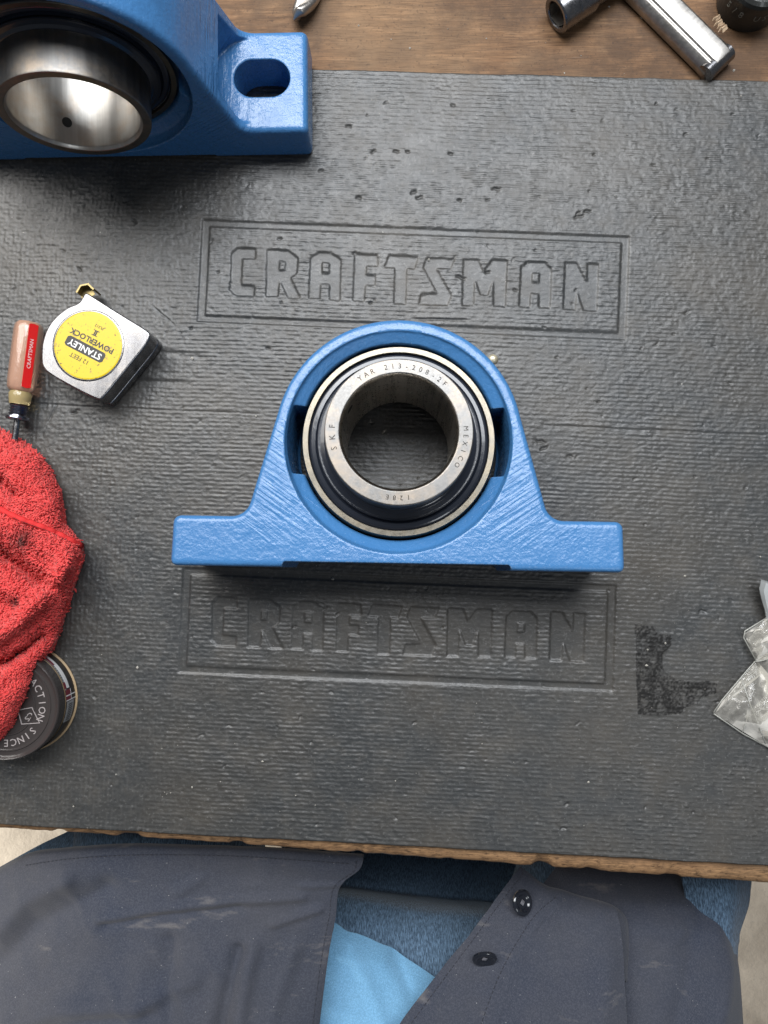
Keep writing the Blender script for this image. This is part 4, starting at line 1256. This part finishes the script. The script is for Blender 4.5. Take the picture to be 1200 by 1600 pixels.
# =================================================================== THE PERSON AT THE BENCH
def catmull(P, n):
    """P: k x 3 control points -> n samples through them"""
    P = np.asarray(P, float); k = len(P)
    t = np.linspace(0, k - 1, n); i = np.clip(t.astype(int), 0, k - 2); f = (t - i)[:, None]
    p0 = P[np.clip(i - 1, 0, k - 1)]; p1 = P[i]; p2 = P[i + 1]; p3 = P[np.clip(i + 2, 0, k - 1)]
    return 0.5 * ((2 * p1) + (-p0 + p2) * f + (2 * p0 - 5 * p1 + 4 * p2 - p3) * f ** 2 + (-p0 + 3 * p1 - 3 * p2 + p3) * f ** 3)

def loft(rows, nu=70, nv=70, wr=0.0, seed=0, folds=(), thick=1.2, wscale=1.0):
    """rows of (px, py, z) across the cloth -> a smooth cloth surface with thickness"""
    R = [catmull([W(*p) for p in r], nu) for r in rows]
    g = np.stack(R, 0)                               # k, nu, 3
    out = np.stack([catmull(g[:, j], nv) for j in range(nu)], 1)
    x, y = out[..., 0], out[..., 1]
    out[..., 2] += wr * (5.0 * vn(x, y, 70 * wscale, seed) + 2.4 * vn(x, y, 28 * wscale, seed + 1) + 0.8 * vn(x, y, 11 * wscale, seed + 2))
    ra = np.clip(1 - np.abs(vn(x * 0.8 + 0.6 * y, y * 0.35 - 0.3 * x, 34 * wscale, seed + 3)) * 9, 0, 1); msk_ = np.clip(vn(x, y, 60, seed + 4) * 3 + 0.5, 0, 1)
    out[..., 2] += wr * 1.5 * ra * msk_
    for pl, w, a in folds:
        q = [tuple(W(px, py, -90)[:2]) for px, py in pl]
        out[..., 2] += a * np.exp(-(pl_d(x, y, q) / w) ** 2)
    idx = np.arange(nu * nv).reshape(nv, nu)
    fs = np.stack([idx[:-1, :-1], idx[1:, :-1], idx[1:, 1:], idx[:-1, 1:]], -1).reshape(-1, 4).tolist()
    me = pydata(out.reshape(-1, 3), fs); fixn(me)
    return me

def cloth(name, me, mat, parent, thick=1.3):
    o = link(name, me, mat, None)
    s = o.modifiers.new('s', 'SOLIDIFY'); s.thickness = thick * MM; s.offset = 0
    bake(o); o.data.shade_smooth()
    c = parent.matrix_world.inverted() if False else None
    o.parent = parent
    o.matrix_parent_inverse = Matrix.Translation(parent.location).inverted()
    return o

def on_mesh(ob, px, py):
    from mathutils.bvhtree import BVHTree
    me = ob.data
    if '_bvh' not in BV: BV['_bvh'] = {}
    if ob.name not in BV['_bvh']:
        BV['_bvh'][ob.name] = BVHTree.FromPolygons([v.co[:] for v in me.vertices], [p.vertices[:] for p in me.polygons])
    o = Vector((0, 0, CAM_H * MM)); d = (Vector(W(px, py, -100) * MM) - o).normalized()
    hit = BV['_bvh'][ob.name].ray_cast(o, d)
    return None if hit[0] is None else (np.array(hit[0]) / MM, np.array(hit[1]))
BV = {}

def stitches(name, ob, line, parent, mat, step=3.6, dash=2.3, r=0.28, lift=0.15):
    pts = catmull([(x, y, 0) for x, y in line], 200)
    hits = [on_mesh(ob, p[0], p[1]) for p in pts]
    P = np.array([h[0] for h in hits if h is not None])
    if len(P) < 4: return
    L = np.concatenate([[0], np.cumsum(np.linalg.norm(np.diff(P, axis=0), axis=1))])
    parts = []
    at = lambda q: np.array([np.interp(q, L, P[:, k]) for k in range(3)]) + np.array([0, 0, lift])
    q = 0
    while q + dash < L[-1]:
        parts.append((tube([at(q), at(q + dash / 2) + np.array([0, 0, 0.12]), at(q + dash)], r, 5), Matrix.Identity(4))); q += step
    o = link(name, join_meshes(parts), mat, None, True)
    o.parent = parent; o.matrix_parent_inverse = Matrix.Translation(parent.location).inverted(); o['kind'] = 'stuff'

def build_person():
    root = empty('person', (0, -520, -900))
    tag(root, 'person seated at the bench in an open charcoal work shirt, blue T-shirt and jeans', 'person')
    inv = Matrix.Translation(root.location).inverted()
    # body: one skinned figure (torso, hips, legs); clothes go over it
    J = {'chest': (0, -600, 190, 120), 'belly': (0, -560, 30, 135), 'waist': (0, -550, -80, 140), 'pelvis': (0, -560, -190, 130),
         'hl': (-125, -530, -215, 88), 'ml': (-232, -330, -232, 92), 'kl': (-215, -90, -225, 60), 'al': (-215, -110, -640, 40), 'fl': (-215, -60, -850, 38), 'tl': (-215, 60, -865, 30),
         'hr': (125, -530, -215, 88), 'mr': (215, -330, -235, 84), 'kr': (225, -90, -225, 60), 'ar': (225, -110, -640, 40), 'fr': (225, -60, -850, 38), 'tr': (225, 60, -865, 30)}
    E_ = [('chest', 'belly'), ('belly', 'waist'), ('waist', 'pelvis'), ('pelvis', 'hl'), ('hl', 'ml'), ('ml', 'kl'), ('kl', 'al'), ('al', 'fl'), ('fl', 'tl'), ('pelvis', 'hr'), ('hr', 'mr'), ('mr', 'kr'), ('kr', 'ar'), ('ar', 'fr'), ('fr', 'tr')]
    def skin(J, E_, rootj, name, mat, extra=0.0):
        keys = list(J); ix = {k: i for i, k in enumerate(keys)}
        me = bpy.data.meshes.new(name)
        me.from_pydata([[c * MM for c in J[k][:3]] for k in keys], [(ix[a], ix[b]) for a, b in E_], [])
        o = link(name, me)
        m = o.modifiers.new('s', 'SKIN'); m.use_smooth_shade = True
        for i, k in enumerate(keys):
            r_ = (J[k][3] + extra) * MM
            me.skin_vertices[0].data[i].radius = (r_, r_)
            me.skin_vertices[0].data[i].use_root = (k == rootj)
        sb = o.modifiers.new('u', 'SUBSURF'); sb.levels = 3; sb.render_levels = 3
        bake(o); o.data.materials.clear(); o.data.materials.append(mat); o.data.shade_smooth()
        o.parent = root; o.matrix_parent_inverse = inv
        return o
    skin(J, E_, 'pelvis', 'body', simple('skin_tone', (0.45, 0.28, 0.20), 0.5))
    Jj = {k: v for k, v in J.items() if k not in ('chest', 'belly', 'fl', 'fr', 'tl', 'tr')}
    Ej = [e for e in E_ if e[0] in Jj and e[1] in Jj]
    jn = skin(Jj, Ej, 'pelvis', 'jeans', M['denim'], 9)
    Jt = {k: J[k] for k in ('chest', 'belly', 'waist')}
    skin(Jt, [('chest', 'belly'), ('belly', 'waist')], 'belly', 'torso_cover', M['shirt'], 12)
    # jeans lap, creased, between the thighs
    cloth('jeans_lap', loft([[(440, 1290, -300), (560, 1290, -305), (700, 1300, -310), (830, 1310, -300), (1000, 1320, -280)],
                        [(440, 1378, -320), (540, 1380, -330), (660, 1392, -335), (760, 1404, -330), (900, 1412, -300)],
                        [(440, 1386, -260), (540, 1388, -262), (660, 1400, -264), (760, 1412, -262), (900, 1422, -250)],
                        [(440, 1394, -178), (530, 1396, -180), (630, 1410, -182), (740, 1424, -180), (860, 1436, -176)],
                        [(440, 1420, -150), (530, 1422, -150), (630, 1436, -154), (740, 1450, -152), (860, 1460, -150)],
                        [(440, 1500, -128), (540, 1500, -130), (640, 1500, -132), (740, 1500, -132), (860, 1500, -130)],
                        [(440, 1620, -110), (540, 1620, -110), (640, 1620, -110), (740, 1620, -110), (860, 1620, -110)]],
                       80, 80, 1.6, 2, [([(520, 1400), (600, 1412), (700, 1422)], 8, 7), ([(560, 1392), (640, 1402), (720, 1404)], 5, -7)]), M['denim'], root)
    cloth('jeans_leg', loft([[(-120, 1420, -250), (0, 1355, -222), (60, 1322, -214), (110, 1298, -214), (180, 1262, -235)],
                        [(-100, 1450, -225), (20, 1390, -196), (80, 1358, -188), (130, 1330, -188), (200, 1292, -200)],
                        [(-80, 1500, -215), (50, 1440, -186), (110, 1408, -178), (160, 1380, -178), (230, 1340, -186)]], 40, 40, 0.6, 3), M['denim'], root)
    # right outer leg showing past the shirt
    cloth('jeans_leg', loft([[(1060, 1350, -120), (1110, 1352, -110), (1150, 1358, -118), (1172, 1364, -160)],
                        [(1070, 1400, -110), (1115, 1400, -96), (1150, 1404, -104), (1168, 1410, -150)],
                        [(1080, 1460, -110), (1120, 1458, -98), (1142, 1462, -104), (1152, 1466, -150)],
                        [(1080, 1560, -120), (1120, 1560, -104), (1140, 1560, -112), (1150, 1560, -150)]], 40, 50, 1.0, 3), M['denim'], root)
    # T-shirt
    ts = cloth('t_shirt', loft([[(470, 1400, -112), (522, 1441, -118), (560, 1458, -117), (600, 1479, -116), (640, 1502, -116), (676, 1524, -116), (740, 1565, -118)],
                        [(470, 1450, -100), (516, 1478, -101), (556, 1494, -100), (600, 1515, -100), (644, 1540, -101), (690, 1565, -102), (730, 1600, -104)],
                        [(460, 1560, -80), (506, 1570, -80), (552, 1580, -79), (600, 1592, -79), (648, 1606, -80), (690, 1620, -82), (730, 1640, -84)],
                        [(450, 1700, -50), (500, 1700, -50), (550, 1700, -50), (600, 1700, -50), (650, 1700, -50), (690, 1700, -50), (730, 1700, -54)]],
                       80, 80, 1.1, 4, [([(540, 1480), (570, 1530), (610, 1600)], 5, 3.5), ([(600, 1495), (640, 1560)], 4, -3.5), ([(520, 1560), (580, 1580), (640, 1570)], 5, 3), ([(530, 1500), (600, 1520)], 3, 2)]), M['tshirt'], root)
    # work shirt, left front: hem runs under the bench edge, torn corner at the placket
    L = [[(-110, 1440, -235), (-40, 1392, -180), (4, 1362, -150), (52, 1340, -130), (110, 1330, -125), (210, 1326, -123), (350, 1330, -121), (470, 1338, -117), (548, 1342, -115), (566, 1344, -113)],
         [(-120, 1440, -187), (-50, 1390, -122), (0, 1358, -92), (50, 1334, -77), (105, 1326, -70), (205, 1320, -66), (350, 1323, -64), (470, 1329, -62), (550, 1335, -60), (568, 1337, -58)],
         [(-125, 1450, -176), (-60, 1410, -106), (0, 1384, -78), (52, 1362, -66), (110, 1350, -60), (205, 1342, -56), (350, 1342, -54), (468, 1348, -53), (544, 1354, -53), (562, 1358, -53)],
         [(-130, 1490, -168), (-60, 1460, -103), (0, 1440, -76), (60, 1420, -66), (120, 1402, -60), (210, 1388, -56), (340, 1380, -54), (440, 1378, -54), (512, 1382, -56), (531, 1385, -58)],
         [(-130, 1560, -160), (-60, 1540, -98), (0, 1520, -74), (70, 1500, -64), (130, 1478, -58), (215, 1458, -54), (330, 1444, -52), (430, 1436, -54), (502, 1434, -58), (524, 1434, -61)],
         [(-130, 1640, -140), (-60, 1620, -86), (0, 1600, -66), (70, 1580, -56), (140, 1556, -50), (220, 1534, -46), (330, 1518, -44), (424, 1506, -48), (492, 1500, -54), (512, 1498, -58)],
         [(-130, 1780, -110), (-60, 1760, -60), (0, 1740, -44), (70, 1720, -36), (150, 1700, -32), (230, 1680, -28), (330, 1660, -27), (420, 1640, -32), (476, 1630, -40), (496, 1620, -46)]]
    fl = [([(130, 1345), (60, 1385), (10, 1440)], 8, 6), ([(190, 1360), (80, 1425), (0, 1510)], 10, -7), ([(390, 1440), (376, 1500), (360, 1620)], 5, -6), ([(412, 1430), (400, 1500), (388, 1620)], 5, 5),
          ([(180, 1402), (260, 1386), (380, 1372), (480, 1368)], 3.5, 3.2), ([(190, 1412), (270, 1396), (390, 1382)], 4, -3.0), ([(20, 1580), (120, 1530), (250, 1508), (330, 1470)], 6, 4.5), ([(30, 1600), (140, 1552), (270, 1525)], 6, -4),
          ([(440, 1405), (505, 1388)], 3, 3.0), ([(290, 1430), (296, 1520), (300, 1620)], 7, -5), ([(250, 1450), (240, 1620)], 8, 3), ([(470, 1440), (440, 1520), (430, 1620)], 6, 3.5), ([(478, 1352), (540, 1350)], 2.5, 1.5), ([(330, 1340), (300, 1360)], 4, 2.5)]
    sf = cloth('shirt_front', loft(L, 150, 130, 0.9, 1, fl), M['shirt'], root, 1.5)
    # right front lying on the thigh, its far edge in the shade of the bench
    R_ = [[(890, 1300, -175), (930, 1310, -165), (1000, 1318, -158), (1060, 1330, -160), (1096, 1350, -180), (1110, 1372, -215)],
          [(862, 1362, -140), (900, 1370, -130), (960, 1382, -122), (1050, 1388, -118), (1112, 1396, -128), (1124, 1404, -170)],
          [(830, 1410, -118), (870, 1410, -112), (960, 1420, -100), (1060, 1424, -96), (1124, 1428, -104), (1138, 1434, -150)],
          [(790, 1478, -100), (850, 1478, -94), (960, 1486, -80), (1070, 1490, -76), (1136, 1492, -86), (1151, 1496, -135)],
          [(745, 1556, -84), (830, 1556, -76), (960, 1560, -62), (1070, 1560, -58), (1142, 1560, -68), (1158, 1562, -120)],
          [(700, 1700, -56), (830, 1700, -44), (960, 1700, -34), (1070, 1700, -32), (1146, 1700, -44), (1166, 1700, -100)]]
    fr = [([(880, 1400), (980, 1416), (1080, 1420)], 5, 3), ([(1040, 1620), (1080, 1550), (1130, 1500)], 10, 7), ([(1000, 1600), (1060, 1500), (1100, 1440)], 9, -5), ([(990, 1480), (1060, 1450)], 5, 3)]
    cloth('shirt_side', loft(R_, 110, 110, 0.9, 5, fr), M['shirt'], root, 1.5)
    # placket folded back over it, with the two buttons
    P_ = [[(812, 1353, -104), (816, 1356, -103), (824, 1362, -102), (834, 1370, -101), (846, 1378, -101), (858, 1388, -101), (872, 1398, -102)],
          [(786, 1387, -94), (808, 1388, -91), (832, 1393, -88), (858, 1399, -86), (886, 1402, -84), (918, 1406, -82), (950, 1413, -84)],
          [(756, 1428, -84), (786, 1430, -80), (822, 1432, -76), (858, 1434, -73), (896, 1436, -70), (934, 1436, -68), (966, 1438, -72)],
          [(716, 1482, -72), (756, 1484, -67), (804, 1484, -63), (850, 1486, -60), (898, 1486, -57), (940, 1484, -55), (972, 1482, -60)],
          [(672, 1540, -60), (726, 1542, -55), (784, 1542, -51), (840, 1542, -48), (894, 1542, -45), (940, 1542, -44), (974, 1542, -50)],
          [(625, 1601, -48), (700, 1604, -43), (764, 1604, -38), (830, 1604, -36), (892, 1604, -33), (940, 1604, -32), (978, 1604, -40)],
          [(560, 1700, -30), (660, 1700, -24), (740, 1700, -20), (820, 1700, -18), (890, 1700, -16), (940, 1700, -16), (984, 1700, -26)]]
    fp = [([(870, 1400), (812, 1450), (770, 1530), (740, 1600)], 2.2, -1.4), ([(880, 1402), (850, 1420), (840, 1440)], 6, -2.5), ([(846, 1382), (868, 1404), (905, 1412)], 5, 3.0), ([(930, 1450), (900, 1540)], 10, 2.0)]
    pk = cloth('placket', loft(P_, 120, 120, 0.8, 6, fp), M['shirt'], root, 1.8)
    # rounded edge of the folded cloth
    Q_ = [[(950, 1412, -86), (958, 1416, -90), (962, 1422, -96)], [(958, 1425, -78), (974, 1430, -86), (979, 1440, -96)], [(962, 1450, -72), (978, 1456, -80), (984, 1464, -92)], [(966, 1480, -66), (979, 1486, -74), (983, 1492, -86)], [(972, 1530, -60), (978, 1534, -64), (980, 1538, -76)]]
    cloth('placket_turn', loft(Q_, 24, 40, 0.3, 7), M['shirt'], root, 1.2)
    # seams
    st = simple('charcoal_thread', (0.030, 0.032, 0.042), 0.9)
    stitches('stitching', pk, [(868, 1402), (836, 1430), (806, 1475), (782, 1520), (764, 1565), (750, 1606)], root, st)
    stitches('stitching', pk, [(818, 1364), (788, 1402), (748, 1456), (704, 1515), (640, 1602)], root, st)
    stitches('stitching', sf, [(557, 1345), (552, 1362), (522, 1386), (514, 1434), (502, 1500), (488, 1606)], root, st)
    stitches('stitching', sf, [(40, 1352), (110, 1342), (210, 1336), (350, 1337), (470, 1344), (552, 1350)], root, st)
    stitches('stitching', ts, [(526, 1452), (560, 1469), (600, 1490), (640, 1514), (668, 1532)], root, simple('pale_blue_thread', (0.20, 0.42, 0.60), 0.8), 2.6, 1.8, 0.22)
    stitches('stitching', ts, [(524, 1458), (558, 1475), (598, 1496), (638, 1520), (662, 1536)], root, simple('pale_blue_seam', (0.20, 0.42, 0.60), 0.8), 2.6, 1.8, 0.22)
    # buttons
    def button(px, py, z, tilt, rot):
        b = W(px, py, z)
        o = link('button', lathe([(0.01, 0.6), (3.4, 0.6), (4.6, 1.5), (5.6, 2.2), (6.8, 2.2), (7.6, 1.3), (7.4, 0.1), (6, -0.6), (0.01, -0.6)], 40, axis='Z'), M['button'], root, 50)
        o.matrix_parent_inverse = inv
        o.location = [c * MM for c in b]; o.rotation_euler = (tilt[0], tilt[1], rot); o.scale = (1.22, 1.22, 1.22)
        th = join_meshes([(tube([(-1.4, s, 0.9), (1.4, s, 0.9)], 0.4, 6), Matrix.Identity(4)) for s in (-0.9, 0.0, 0.9)])
        link('thread', th, M['thread'], o, True)
        return o
    button(815, 1410, -74, (math.radians(14), math.radians(34), 0), 0.9)
    button(757, 1496, -57, (math.radians(34), math.radians(10), 0), -0.2)
build_person()
